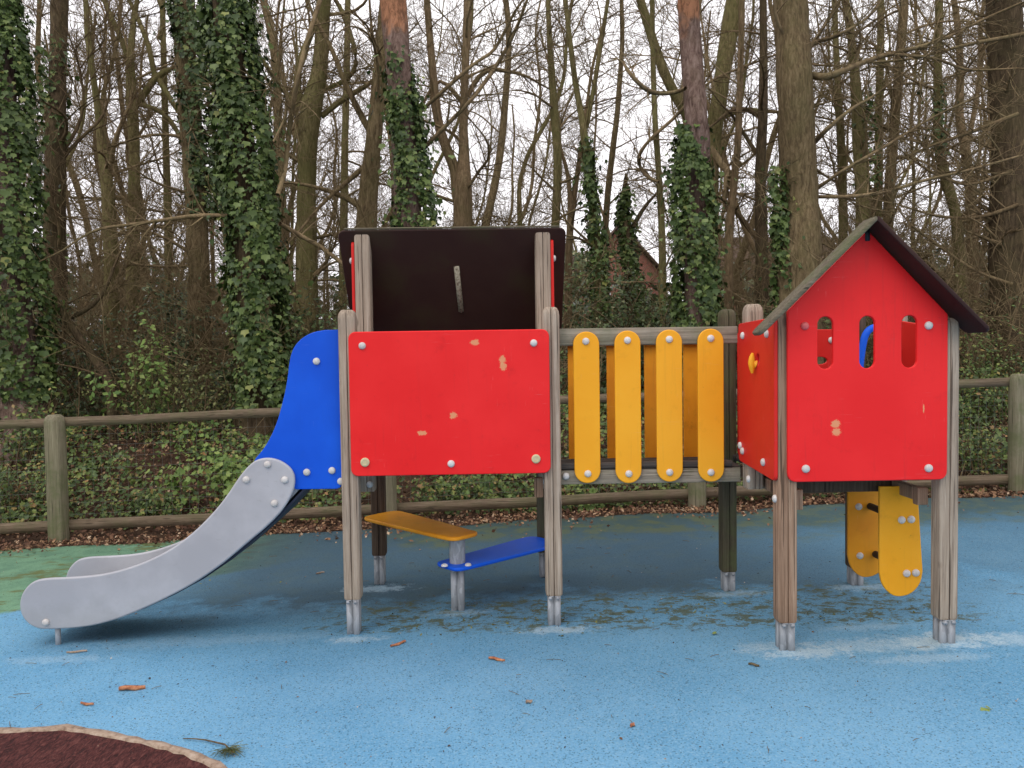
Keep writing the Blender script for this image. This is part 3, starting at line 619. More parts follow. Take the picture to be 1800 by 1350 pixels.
# back panel seen through the left window, with a bite-like hole
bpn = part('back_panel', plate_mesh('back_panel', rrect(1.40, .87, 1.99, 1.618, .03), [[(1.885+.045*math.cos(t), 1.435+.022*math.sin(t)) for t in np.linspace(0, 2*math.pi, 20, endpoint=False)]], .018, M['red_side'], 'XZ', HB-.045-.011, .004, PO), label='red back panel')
cap(bpn, 1.953, HB-.066, 1.554)
a = Acc(); q_ = chaikin([(2.095, .9), (2.10, 1.35), (2.118, 1.50), (2.14, 1.60), (2.20, 1.632), (2.27, 1.61), (2.30, 1.52), (2.31, 1.3), (2.31, .9)], 2, False); a.tube([(u, HB-.10, v) for u, v in q_], .020, 12)
me = a.mesh('grab_rail', M['blue'], PO); sharp(me, 60); part('grab_rail', me, PS, 'blue bent grab rail behind the house')
a = Acc(); a.tube([(HX1-.06, HM-.055, 1.49), (HX1+.02, HM-.055, 1.49)], .018, 8); part('clamp', a.mesh('clamp', M['black'], PO))
# yellow ladder plates under the house
pl = chaikin([(1.919, .36), (1.935, .29), (1.985, .238), (2.035, .232), (2.09, .25), (2.132, .30), (2.142, .36)], 2, False)+[(2.112, .80), (1.919, .80)]
n1 = part('ladder_plate', plate_mesh('ladder_plate', pl, [], .018, M['yellow'], 'XZ', 3.95, .004, PO), label='near yellow plate hanging under the house')
n2 = part('ladder_plate', plate_mesh('ladder_plate', [(x+.012, z-.012 if z < .7 else z) for x, z in pl], [], .018, M['yellow_dirty'], 'XZ', 4.34, .004, PO), label='far yellow plate hanging under the house')
for x, z in ((2.031, .628), (2.080, .630), (2.058, .353), (2.105, .355)): cap(n1, x, 3.941, z)
for x, z in ((1.991, .621), (1.998, .345)): cap(n2, x, 4.331, z)
for x, z in ((2.055, .622), (2.085, .352)):
    a = Acc(); a.tube([(x, 3.955, z), (x, 4.335, z)], .019, 12); me = a.mesh('rung', M['black'], PO); sharp(me, 60); part('rung', me, n1)
# stepping boards under the left tower
def step(name, p0, p1, z0, z1, w_, mat, label):
    p0 = np.array(p0); p1 = np.array(p1); L = np.linalg.norm(p1-p0); d = (p1-p0)/L; nv = np.array([-d[1], d[0]])
    ol = fillet([(-.05, -w_*.62), (.10, -w_*.62), (L-.02, -w_/2), (L+.09, -w_*.45), (L+.09, w_*.45), (L-.02, w_/2), (.10, w_*.62), (-.05, w_*.62)], .09)
    me = plate_mesh(name, ol, [], .022, mat, 'XY', 0, .008)
    V = np.empty(len(me.vertices)*3, np.float32); me.vertices.foreach_get('co', V); V = V.reshape(-1, 3)
    zz = z0+(z1-z0)*np.clip(V[:, 0]/L, 0, 1)
    W = np.stack([p0[0]+V[:, 0]*d[0]+V[:, 1]*nv[0], p0[1]+V[:, 0]*d[1]+V[:, 1]*nv[1], zz+V[:, 2]], 1)-PO
    me.vertices.foreach_set('co', W.astype(np.float32).ravel()); me.update(); return part(name, me, PS, label)
PX, PY = -.262, 4.53
po = part('step_pole', foot_mesh(PX, PY, float(gz(PX, PY))-.05, .275, 1.12), PS, 'short steel pole between the stepping boards')
a = Acc(); a.tube([(PX, PY, .27), (PX, PY, .30), (PX, PY, .455)], [.046, .046, .046], 20); me = a.mesh('pole_sleeve', M['steel'], PO); sharp(me, 40); part('pole_sleeve', me, po)
st1 = step('stepping_board', (XL+.05, YB-.14), (PX, PY), .482, .458, .23, M['yellow_dirty'], 'orange yellow stepping board')
st2 = step('stepping_board', (XR-.02, YB-.14), (PX, PY), .298, .285, .23, M['blue'], 'blue stepping board')
for x, y in ((PX-.07, PY-.075), (PX+.065, PY-.07)): cap(st2, x, y, .296, rx=R(-90))
for x in (XL-.0, XL+.06): cap(st1, x, YB-.06, .44)

# ================================================================== FENCE
FP = [(-9.6, 6.45), (-6.6, 6.70), (-3.87, 6.88), (-1.02, 7.02), (1.79, 7.14), (4.80, 7.20), (8.6, 7.26)]
FO = np.array((0, 7.05, 0.))
fn = thing('fence', 'weathered timber post and rail fence with wire mesh along the edge of the wood', 'fence', tuple(FO))
def fpost(x, y):
    z0 = float(gz(x, y))-.3; z1 = float(gz(x, y))+1.11; k = 14; V = []; zs = [z0, z1-.6, z1-.06, z1-.02, z1]; ss_ = [1, 1, 1, .86, .6]
    for z, s_ in zip(zs, ss_):
        for j in range(k):
            t = 2*math.pi*j/k; e = 1/(abs(math.cos(t))**4+abs(math.sin(t))**4)**.25
            V.append((x+.078*s_*e*math.cos(t), y+.07*s_*e*math.sin(t), z))
    F = [np.array([[i*k+j, i*k+(j+1) % k, (i+1)*k+(j+1) % k, (i+1)*k+j] for i in range(4) for j in range(k)]), np.array([[4*k+j for j in range(k)]])]
    me = mesh_np('post', np.array(V)-FO, F, M['fence_wood']); sharp(me, 45); return me
for x, y in FP: link('post', fpost(x, y), fn)
for (x0, y0), (x1, y1) in zip(FP[:-1], FP[1:]):
    d = np.array([x1-x0, y1-y0]); L = np.linalg.norm(d); d /= L; nv = np.array([-d[1], d[0]])
    for (zb, h) in ((1.003, .078), (.085, .088)):
        a = Acc(); V = []; m = 8
        for t in np.linspace(.0, L, m):
            for (s_, zz) in ((.02, 0), (.065, 0), (.065, h), (.02, h)):
                q = np.array([x0, y0])+d*t+nv*s_; V.append((q[0], q[1], float(gz(q[0], 7))+zb+zz+.004*math.sin(t*3+zb*9)))
        a.add(V, [[i*4+j, i*4+(j+1) % 4, (i+1)*4+(j+1) % 4, (i+1)*4+j] for i in range(m-1) for j in range(4)]); link('rail', a.mesh('rail', M['fence_rail'], FO), fn)
    a = Acc()
    for t in np.arange(.05, L, .075):
        q = np.array([x0, y0])+d*t+nv*.068; g0 = float(gz(q[0], 7)); a.tube([(q[0], q[1], g0+.1), (q[0], q[1], g0+1.05)], .0009, 3, False)
    for z in np.arange(.12, 1.03, .10):
        q = np.array([[x0, y0]+d*t+nv*.068 for t in np.linspace(0, L, 6)]); a.tube([(p_[0], p_[1], float(gz(p_[0], 7))+z) for p_ in q], .0011, 3, False)
    link('wire_mesh', a.mesh('wire_mesh', M['wire'], FO), fn)

# ================================================================== LEAVES
LEAF5 = np.array([(0, 0, 0), (.42, .12, .10), (.50, .55, .04), (.18, .62, .02), (0, 1.05, 0), (-.18, .62, .02), (-.50, .55, .04), (-.42, .12, .10), (0, .5, -.05)])
LF5 = np.array([[8, 0, 1, 2], [8, 2, 3, 4], [8, 4, 5, 6], [8, 6, 7, 0]])
LEAF4 = np.array([(0, 0, 0), (.30, .45, .07), (0, 1, 0), (-.30, .45, .07)]); LF4 = np.array([[0, 1, 2, 3]])
def leaves(pos, nrm, size, hang=.6, shape=5, jit=.5, spread=None):
    """leaf cards: pos (n,3), nrm (n,3) facing, size (n,)"""
    m = len(pos); nn = nrm+rng.standard_normal((m, 3))*jit; nn /= np.linalg.norm(nn, axis=1)[:, None]+1e-9
    up = rng.standard_normal((m, 3))*(1-hang); up[:, 2] -= hang*1.2
    t = up-nn*(up*nn).sum(1)[:, None]; t /= np.linalg.norm(t, axis=1)[:, None]+1e-9; b = np.cross(nn, t)
    L, F = (LEAF5, LF5) if shape == 5 else (LEAF4, LF4)
    V = pos[:, None]+size[:, None, None]*(b[:, None]*L[None, :, 0, None]+t[:, None]*L[None, :, 1, None]+nn[:, None]*L[None, :, 2, None])
    k = len(L); Fa = F[None]+np.arange(m)[:, None, None]*k
    return V.reshape(-1, 3), Fa.reshape(-1, 4)

# ================================================================== TREES
def resample(pl, step_):
    pl = np.array(pl, float); d = np.linalg.norm(np.diff(pl[:, :3], axis=0), axis=1); s_ = np.concatenate([[0], np.cumsum(d)])
    m = max(3, int(s_[-1]/step_)); t = np.linspace(0, s_[-1], m)
    out = np.stack([np.interp(t, s_, pl[:, k]) for k in range(pl.shape[1])], 1)
    for _ in range(2): out[1:-1] = .25*out[:-2]+.5*out[1:-1]+.25*out[2:]
    return out
def px_line(pts, Y, wob=.12, tilt=0.):
    """traced outline in the photo -> centre line with radius standing at depth Y"""
    out = []
    for i, (x, y, w_) in enumerate(pts):
        yy = Y+wob*math.sin(i*1.7+x*.01)+tilt*i; q = P(x, y, yy); out.append((q[0], q[1], q[2], w_*yy/FPX/2))
    return out
RMIN = .0034
def grow(acc, p, d, L, r, lvl, maxl, dens=1., grav=.0, k=None, spread=55, crook=.32):
    """one crooked branch with side branches, recursively"""
    n_ = max(3, int(L/(.16 if lvl < 2 else .12))); st = L/n_; pts = [p]; dd = d.copy(); cur = np.zeros(3)
    for i in range(n_):
        cur = .6*cur+rng.standard_normal(3)*crook*.5
        dd = dd+cur*.55+np.array([0, 0, grav]); dd /= np.linalg.norm(dd); pts.append(pts[-1]+dd*st)
    pts = np.array(pts); rr = np.maximum(RMIN, r*(1-.82*np.linspace(0, 1, n_+1)**.9)); acc.tube(pts, rr, 5 if r > .02 else 3, False)
    if lvl >= maxl: return
    nb = int(dens*(2.6+L*(4.6 if lvl == 0 else 6.0)))
    for _ in range(nb):
        t = rng.uniform(.12, 1.0)**.85; i = min(n_-1, int(t*n_)); q = pts[i]+(pts[i+1]-pts[i])*rng.random()
        ax = pts[i+1]-pts[i]; ax /= np.linalg.norm(ax)+1e-9; sd = rng.standard_normal(3); sd -= ax*(sd@ax); sd /= np.linalg.norm(sd)+1e-9
        an = R(rng.uniform(25, spread+15)); nd = ax*math.cos(an)+sd*math.sin(an); nd[1] *= .75; nd[2] += .12; nd /= np.linalg.norm(nd)
        l2 = L*rng.uniform(.28, .62)*(1-.45*t); r2 = max(RMIN, min(rr[i]*.6, r*.5))
        if l2 > .12: grow(acc, q, nd, l2, r2, lvl+1, maxl, dens, grav, spread=spread, crook=crook)
def limb(acc, pl, dens=1.2, maxl=2, tw=1.):
    """a traced limb: tube plus side twigs"""
    q = resample(pl, .12); acc.tube(q[:, :3], np.maximum(q[:, 3], RMIN), 6 if q[0, 3] > .02 else 4, False)
    tot = len(q)*.12; e_ = q[-1, :3]-q[-3, :3]; e_ /= np.linalg.norm(e_)+1e-9; grow(acc, q[-1, :3], e_, rng.uniform(.7, 1.2), q[-1, 3], 1, maxl, .9)
    for _ in range(int(dens*tot*4.5)):
        i = rng.integers(1, len(q)-1); ax = q[i+1, :3]-q[i-1, :3]; ax /= np.linalg.norm(ax)+1e-9
        sd = rng.standard_normal(3); sd -= ax*(sd@ax); sd /= np.linalg.norm(sd)+1e-9; nd = ax*.6+sd*.8; nd[1] *= .7; nd[2] += .15; nd /= np.linalg.norm(nd)
        grow(acc, q[i, :3], nd, rng.uniform(.35, 1.1)*tw, max(RMIN, min(.012, q[i, 3]*.55)), 1, maxl, .8)
def trunk_mesh(pl, mat, org, k=14, rough=.06):
    """trunk with uneven girth and a flared foot"""
    q = resample(pl, .14); m = len(q); T = np.gradient(q[:, :3], axis=0); T /= np.linalg.norm(T, axis=1)[:, None]
    A = np.cross(T, np.array([0, 1., 0])); A /= np.linalg.norm(A, axis=1)[:, None]; B = np.cross(T, A); th = np.arange(k)*2*math.pi/k
    ph = rng.uniform(0, 6, 6); i = np.arange(m)[:, None]
    rr = 1+rough*(np.sin(3*th[None]+ph[0]+.12*i)+.7*np.sin(5*th[None]+ph[1]-.09*i)+.5*np.sin(2*th[None]+i*.35+ph[2]))+rng.standard_normal((m, k))*.025
    rad = q[:, 3][:, None]*rr
    V = q[:, None, :3]+A[:, None]*(rad*np.cos(th)[None])[..., None]+B[:, None]*(rad*np.sin(th)[None])[..., None]
    a = Acc(); ii = np.arange(m-1)[:, None]*k; j = np.arange(k)[None]; j2 = (j+1) % k
    a.add(V.reshape(-1, 3), np.stack([ii+j, ii+j2, ii+k+j2, ii+k+j], -1).reshape(-1, 4)); return a, q
def to_ground(pl):
    """carry the traced line down to the soil with a root flare"""
    pl = list(pl); x, y, z, r = pl[-1]; g = float(gz(x, y))
    if z > g-.05: pl += [(x, y, max(g+.25, z-.3) if z-g > .5 else (z+g)/2, r*1.05), (x, y, g+.08, r*1.22), (x, y, g-.12, r*1.5)]
    return pl
def ivy_on(pl, dens=520, size=.062, thick=.045, mat='ivy', org=(0, 0, 0), ragged=.05):
    q = resample(pl, .05); m = len(q); ln = np.linalg.norm(np.diff(q[:, :3], axis=0), axis=1).sum()
    N = int(2.7*dens*ln*2*math.pi*q[:, 3].mean()); ii = rng.uniform(0, m-1.001, N); i0 = ii.astype(int); f = (ii-i0)[:, None]
    c_ = q[i0]*(1-f)+q[i0+1]*f; th = rng.uniform(0, 2*math.pi, N)
    out = np.stack([np.cos(th), np.sin(th), np.zeros(N)], 1)
    lump = .5+.5*np.sin(c_[:, 2]*3.1+2*th+q[0, 0])*np.sin(c_[:, 2]*1.3-th*3)+.3*np.sin(c_[:, 2]*9+5*th)
    off = c_[:, 3]+thick*lump*rng.uniform(.3, 1, N)+rng.exponential(ragged, N)*(rng.random(N) < .3)
    pt = np.sin(c_[:, 2]*4.3+th*2.1+q[0, 0]*5)+np.sin(c_[:, 2]*1.9-th*3.3+1)+.8*np.sin(c_[:, 2]*7.7+th*4.6)
    top = q[0, 2]-c_[:, 2]; rag = .12+.5*(.5+.5*np.sin(th*3+q[0, 0]*7))*(.5+.5*np.sin(th*7+2))
    keep = (rng.random(N) < np.clip(.95+.42*pt, .12, 1))&((top > rag*.7) | (rng.random(N) < .25)); sz = size*rng.lognormal(0, .33, N)*np.clip(1+.13*pt, .6, 1.4)
    off += np.clip(pt, 0, 2)*.018*rng.random(N)+(rng.random(N) < .035)*rng.exponential(.07, N)
    pos = c_[:, :3]+out*off[:, None]+rng.standard_normal((N, 3))*.012
    return leaves(pos[keep], (out*1.0+np.array([0, -.15, .35]))[keep], np.clip(sz, .02, .11)[keep], .75, 5, .42)
def tree(name, label, cat, Y, pts, bark_='bark', branches=(), ivy=None, auto=0, autoL=(1.2, 2.4), autoZ=(2.0, 8.0), group=None, topc=7, ivym='ivy', twig='twig', wob=.1, maxl=3, rough=.06, ivyd=520, dens=1., forks=(), ivysz=.054, limbd=1.2, tw=1.):
    if pts[0][0] > 1440: auto = int(auto*1.7)
    if pts[0][0] < 330: auto = int(auto*1.25)
    pl = to_ground(px_line(pts, Y, wob)); x0, y0, z0, _ = pl[-1]; org = (x0, y0, float(gz(x0, y0)))
    # carry the stem on above the picture
    p0, p1 = np.array(pl[0]), np.array(pl[1]); dv_ = (p0-p1)[:3]; dv_ /= np.linalg.norm(dv_)
    if topc: pl = [tuple(np.append(p0[:3]+dv_*2.4+np.array([.15, .1, 0]), p0[3]*.55))]+[tuple(np.append(p0[:3]+dv_*1.2, p0[3]*.8))]+pl
    t = thing(name, label, cat, org, group)
    a, q = trunk_mesh(pl, M[bark_], org, rough=rough)
    for f in forks:
        fl = px_line(f, Y+.04, wob*.5); qq = resample(fl, .14); a.tube(qq[:, :3], qq[:, 3], 10, False)
    me = a.mesh('trunk', M[bark_], org, True); tr = link('trunk', me, t)
    a = Acc()
    for b in branches: limb(a, px_line(b, Y-.1, .25), limbd, 2, tw)
    for f in forks:
        fl = resample(px_line(f, Y+.04, wob*.5), .14)
        e_ = fl[-1, :3]-fl[-3, :3]; e_ /= np.linalg.norm(e_)+1e-9; grow(a, fl[-1, :3], e_, rng.uniform(1.2, 1.8), fl[-1, 3], 0, maxl, .8)
        for _ in range(int(len(fl)*.14*4.0*dens)):
            i = rng.integers(0, len(fl)); d = rng.standard_normal(3); d[1] *= .6; d[2] = abs(d[2])*.6+.1; d /= np.linalg.norm(d)
            grow(a, fl[i, :3], d, rng.uniform(.5, 1.3), max(RMIN, min(.014, fl[i, 3]*.4)), 1, maxl, .9)
    for _ in range(auto):
        zz = q[:, 2]; c_ = np.where((zz > autoZ[0]) & (zz < autoZ[1]))[0]
        if not len(c_): break
        i = rng.choice(c_); d = rng.standard_normal(3); d[1] = d[1]*.6; d[2] = abs(d[2])*.5+.15; d /= np.linalg.norm(d)
        grow(a, q[i, :3], d, rng.uniform(*autoL), max(.006, min(.03, q[i, 3]*.35)), 0, maxl, dens)
    if a.n: link('crown', a.mesh('crown', M[twig], org), t)
    if ivy:
        iv = px_line(ivy[0], Y-.05, .03)
        if ivy[1]: iv = to_ground(iv)[:-1]
        V, F = ivy_on(iv, ivyd, ivysz); link('ivy', mesh_np('ivy', V-np.array(org), [F], M[ivym]), t)
    return t

T = tree
T('ivy_tree', 'broad pine trunk cloaked in thick ivy at the left edge of the picture', 'tree', 9.3,
  [(2, -40, 34), (4, 100, 36), (6, 250, 42), (10, 400, 50), (22, 560, 62), (34, 680, 72), (45, 745, 78)], 'bark_pine', ivy=([(10, -40, 25), (14, 60, 35), (14, 160, 62), (10, 260, 82), (18, 400, 90), (30, 540, 94), (40, 650, 84), (46, 700, 70)], False), auto=3, autoZ=(3.5, 7))
T('dark_tree', 'straight dark trunk with wisps of ivy, just right of the left ivy tree', 'tree', 11.2,
  [(106, -30, 28), (104, 80, 27), (100, 200, 29), (97, 330, 33), (96, 450, 38), (95, 600, 42)], 'bark_dark', auto=9, ivy=([(100, 60, 28), (96, 180, 34), (94, 260, 34)], False), ivyd=150, twig='twig_dark')
T('slender_tree', 'slender mossy tree leaning left, third trunk from the left', 'tree', 13,
  [(150, -20, 8), (153, 60, 9), (163, 130, 10), (172, 190, 11), (180, 260, 16), (190, 330, 20), (195, 450, 24), (197, 600, 26)], 'bark_moss', auto=9, branches=[[(190, 330, 10), (200, 250, 9), (215, 215, 8)]])
T('forked_tree', 'mossy tree forking into a wide antler like crown against the sky at left', 'tree', 14,
  [(237, 20, 8), (229, 100, 12), (232, 190, 20), (236, 250, 18), (235, 340, 20), (232, 480, 22), (232, 600, 26)], 'bark_moss', auto=8, topc=0,
  forks=[[(237, 30, 8), (240, 10, 8), (244, -30, 7)], [(228, 110, 10), (208, 55, 9), (190, 20, 9), (176, -20, 8)], [(236, 190, 13), (258, 160, 12), (275, 128, 11), (300, 122, 8)], [(272, 135, 10), (262, 80, 9), (246, 40, 8), (222, -10, 7)], [(240, 182, 9), (275, 190, 8), (300, 205, 8), (318, 245, 8)], [(276, 135, 10), (300, 175, 9), (316, 200, 8)], [(280, 70, 7), (292, 30, 7), (270, -20, 6)]])
T('leaning_tree', 'stout trunk leaning left beside the great ivy column, ivy only near its top', 'tree', 11.5,
  [(322, -30, 34), (326, 100, 36), (332, 180, 38), (340, 260, 36), (345, 350, 36), (349, 450, 36), (351, 620, 38)], 'bark', auto=9, ivy=([(334, -40, 62), (342, 60, 60), (350, 150, 50), (356, 260, 40), (362, 380, 30)], False), ivyd=420, ivym='ivy_dark')
T('ivy_tree', 'towering tree entirely covered in dense ivy, behind the blue slide top', 'tree', 9.5,
  [(395, -40, 44), (402, 100, 46), (420, 260, 50), (432, 400, 54), (445, 560, 58), (452, 700, 64)], 'bark_dark', ivy=([(400, -40, 65), (408, 60, 67), (421, 150, 70), (436, 300, 72), (446, 400, 79), (456, 500, 87), (462, 620, 82), (464, 715, 72)], False), ivyd=640,
  branches=[[(488, 343, 9), (502, 300, 9), (508, 230, 9), (520, 150, 9), (537, 80, 8), (566, -10, 8)], [(492, 393, 8), (530, 416, 9), (562, 432, 8), (604, 464, 7), (640, 500, 4)], [(400, 379, 7), (350, 378, 8), (300, 385, 7), (230, 395, 6), (165, 402, 5), (110, 440, 3)],
            [(470, 120, 6), (495, 150, 5), (512, 190, 5), (525, 180, 3)], [(480, 250, 5), (505, 200, 4), (500, 130, 3)]], tw=.8)
T('oak_tree', 'mossy oak forking low, standing behind the sloping bough left of the dark roof', 'tree', 12,
  [(570, -30, 26), (566, 60, 25), (562, 130, 26), (547, 190, 38), (541, 260, 33), (540, 330, 33), (540, 450, 36), (540, 620, 40)], 'bark_moss', auto=10,
  forks=[[(540, 200, 18), (524, 175, 15), (520, 140, 13), (528, 100, 12), (548, 60, 11), (560, 20, 10)], [(565, 205, 10), (590, 182, 10), (620, 165, 9), (645, 150, 8)], [(562, 160, 9), (600, 148, 8), (625, 130, 8), (630, 108, 8), (612, 45, 8), (596, 10, 8)], [(525, 190, 9), (498, 160, 8), (470, 120, 8), (452, 90, 6)]], twig='twig')
T('leaning_oak', 'dark leaning oak trunk pressed against the left side of the ivy clad pine', 'tree', 11.5,
  [(688, -30, 30), (678, 60, 28), (667, 150, 26), (656, 250, 28), (648, 330, 32), (643, 400, 36), (640, 620, 40)], 'bark', auto=5,
  forks=[[(650, 230, 12), (632, 200, 11), (620, 170, 10), (606, 150, 9), (590, 100, 8), (570, 60, 7)], [(640, 370, 12), (615, 345, 11), (590, 340, 10), (560, 330, 7)], [(645, 290, 10), (625, 305, 9), (600, 330, 8), (575, 350, 7)]])
T('pine_tree', 'pine with reddish upper bark and ivy climbing its right side, above the dark roof', 'tree', 9.8,
  [(690, -30, 46), (695, 40, 44), (702, 120, 42), (708, 200, 42), (714, 300, 46), (718, 400, 50), (722, 620, 56)], 'bark_pine', auto=0,
  ivy=([(698, 80, 18), (702, 130, 27), (712, 200, 39), (722, 280, 49), (730, 350, 56), (733, 420, 60), (735, 560, 65)], True), ivyd=620, ivysz=.05,
  branches=[[(735, 270, 8), (790, 215, 7), (830, 175, 7), (870, 120, 7), (905, 60, 6), (930, -10, 5)], [(740, 195, 6), (790, 150, 7), (835, 110, 6), (870, 90, 6), (905, 20, 5)]])
T('twin_stem_tree', 'twin stemmed tree whose curved reddish left stem joins the straight one, above the dark roof', 'tree', 12.5,
  [(824, -30, 15), (820, 60, 14), (817, 130, 13), (814, 200, 14), (815, 270, 18), (813, 330, 32), (813, 420, 34), (813, 600, 38)], 'bark_pale', auto=10,
  forks=[[(748, -30, 11), (755, 60, 12), (762, 140, 14), (770, 220, 16), (788, 270, 18), (802, 300, 19), (806, 350, 18)], [(822, 170, 9), (840, 130, 9), (860, 115, 8), (890, 125, 7)], [(812, 180, 8), (790, 150, 7), (770, 130, 6), (735, 200, 4)]])
T('slender_tree', 'slim gently curving trunk rising just left of the right end of the dark roof', 'tree', 13,
  [(962, -30, 8), (965, 60, 9), (970, 130, 12), (975, 200, 14), (981, 280, 15), (979, 350, 15), (975, 420, 16), (975, 600, 18)], 'bark_moss', auto=11, autoL=(.9, 1.9))
T('slender_tree', 'pair of thin crossing stems beside the right end of the dark roof', 'tree', 13.6,
  [(1030, 190, 6), (1022, 260, 8), (1012, 320, 9), (1004, 380, 11), (1000, 420, 13), (998, 600, 15)], 'bark_pale', auto=5, topc=0, autoL=(.7, 1.4),
  forks=[[(1000, 410, 9), (1003, 350, 9), (998, 300, 7), (988, 270, 6)], [(1030, 200, 6), (1040, 120, 5), (1062, 40, 5), (1070, -20, 4)]])
T('ivy_tree', 'thin forked tree with ivy up to its fork, above the left yellow slats', 'tree', 12,
  [(990, -30, 8), (1003, 80, 9), (1012, 150, 10), (1022, 200, 11), (1028, 240, 14), (1036, 310, 15), (1046, 390, 15), (1052, 480, 17), (1058, 600, 20)], 'bark_moss', auto=8, autoL=(.8, 1.8),
  forks=[[(1030, 225, 9), (1045, 150, 8), (1056, 80, 8), (1072, -20, 6)]], ivy=([(1030, 240, 8), (1038, 320, 11), (1046, 390, 15), (1052, 440, 22), (1056, 490, 29), (1058, 560, 32)], True), ivyd=420)
T('slender_tree', 'thin upright trunk between the two slim ivy trees above the yellow slats', 'tree', 14,
  [(1092, -30, 7), (1094, 80, 8), (1090, 130, 9), (1085, 200, 9), (1076, 270, 10), (1068, 340, 11), (1062, 430, 12), (1062, 600, 14)], 'bark', auto=9, autoL=(.8, 1.7))
T('ivy_stump', 'short bushy ivy covered stem with a bent side limb, above the middle of the bridge', 'tree', 13,
  [(1101, 305, 5), (1099, 330, 9), (1096, 350, 14), (1098, 390, 18), (1104, 430, 20), (1110, 500, 24), (1114, 600, 28)], 'bark_dark', topc=0, auto=2, autoL=(.6, 1.0),
  ivy=([(1100, 325, 5), (1096, 355, 9), (1100, 400, 15), (1105, 440, 24), (1112, 500, 30), (1116, 560, 34)], True), ivyd=520, forks=[[(1112, 400, 9), (1125, 375, 8), (1142, 350, 5), (1165, 330, 3)]])
T('slender_tree', 'straight slim trunk with a curling bare bough, left of the right hand ivy pine', 'tree', 11.5,
  [(1146, -30, 9), (1147, 60, 9), (1149, 150, 9), (1152, 220, 10), (1158, 300, 11), (1163, 380, 12), (1165, 470, 13), (1163, 620, 15)], 'bark_moss', auto=7, autoL=(.8, 1.6),
  branches=[[(1158, 320, 5), (1135, 311, 6), (1122, 290, 7), (1123, 268, 7), (1145, 242, 6), (1185, 208, 6), (1215, 175, 6), (1250, 140, 5), (1300, 120, 4), (1380, 90, 3)]])
T('pine_tree', 'pine with orange upper bark and a skirt of ivy, between bridge and red house', 'tree', 9.8,
  [(1209, -30, 36), (1213, 60, 36), (1219, 140, 38), (1225, 220, 40), (1228, 300, 40), (1226, 400, 42), (1223, 620, 48)], 'bark_pine', auto=0,
  ivy=([(1203, 215, 14), (1210, 260, 38), (1216, 320, 54), (1221, 400, 64), (1223, 480, 66), (1225, 565, 62)], True), ivyd=700, ivysz=.05,
  branches=[[(1205, 155, 7), (1185, 165, 7), (1150, 165, 8), (1130, 155, 8), (1105, 128, 7), (1096, 110, 5)]])
T('oak_tree', 'wide forked oak half hidden behind the orange topped pine', 'tree', 12.8,
  [(1300, -30, 34), (1282, 60, 30), (1270, 130, 26), (1262, 190, 28), (1252, 240, 30), (1246, 300, 32), (1243, 400, 34), (1240, 620, 38)], 'bark_moss', auto=9,
  forks=[[(1116, -30, 14), (1135, 30, 16), (1150, 80, 17), (1168, 130, 18), (1188, 170, 18), (1215, 215, 18), (1245, 255, 18)], [(1266, 210, 9), (1290, 193, 9), (1320, 190, 8), (1340, 195, 7)]])
T('slender_tree', 'straight pale trunk above the bridge post nearest the red house', 'tree', 11,
  [(1304, -30, 10), (1303, 80, 10), (1300, 160, 11), (1298, 250, 12), (1290, 330, 12), (1282, 400, 14), (1280, 620, 16)], 'bark_pale', auto=8, autoL=(.8, 1.7))
T('dark_tree', 'narrow dark trunk immediately left of the biggest bare trunk', 'tree', 11.2,
  [(1341, -30, 12), (1342, 100, 13), (1341, 200, 17), (1336, 300, 18), (1338, 400, 21), (1340, 620, 24)], 'bark_dark', auto=9, twig='twig_dark',
  branches=[[(1335, 205, 8), (1315, 190, 8), (1285, 192, 7), (1262, 212, 5)], [(1330, 270, 8), (1305, 230, 7), (1285, 200, 5)], [(1332, 420, 10), (1300, 380, 9), (1275, 350, 7), (1250, 340, 4)]])
T('oak_tree', 'biggest bare trunk with long boughs reaching right over the red house', 'tree', 9.8,
  [(1388, -30, 57), (1393, 60, 57), (1398, 150, 58), (1402, 250, 62), (1406, 350, 66), (1406, 450, 72), (1405, 640, 84)], 'bark', auto=3, autoZ=(4, 7), rough=.04,
  ivy=([(1366, 285, 9), (1370, 340, 15), (1372, 400, 18), (1374, 470, 21), (1380, 560, 25)], True), ivyd=620,
  branches=[[(1425, 132, 14), (1455, 138, 13), (1490, 120, 11), (1550, 98, 9), (1610, 85, 7), (1660, 68, 6), (1720, 38, 5), (1795, 5, 4)], [(1430, 252, 9), (1458, 222, 8), (1500, 188, 6), (1535, 170, 4), (1600, 120, 3)],
            [(1436, 332, 6), (1480, 300, 6), (1560, 255, 5), (1640, 205, 4), (1720, 170, 3)], [(1436, 346, 7), (1500, 346, 7), (1560, 337, 6), (1620, 318, 6), (1700, 300, 5), (1800, 272, 4)],
            [(1430, 75, 7), (1480, 60, 6), (1530, 30, 5), (1560, -20, 4)], [(1560, 95, 6), (1640, 100, 5), (1700, 125, 4), (1790, 120, 3)]], twig='twig', limbd=1.5)
T('mossy_tree', 'mossy straight trunk, first to the right of the biggest bare trunk', 'tree', 13,
  [(1466, -30, 9), (1470, 100, 10), (1475, 200, 12), (1480, 300, 15), (1482, 400, 15), (1482, 620, 18)], 'bark_moss', auto=9)
T('mossy_tree', 'thicker mossy trunk, second to the right of the biggest bare trunk', 'tree', 12,
  [(1480, -30, 12), (1496, 60, 14), (1504, 150, 17), (1512, 250, 24), (1518, 350, 26), (1516, 450, 26), (1516, 620, 30)], 'bark_moss', auto=10, ivy=([(1528, 150, 10), (1532, 250, 14), (1534, 330, 12)], False), ivyd=200)
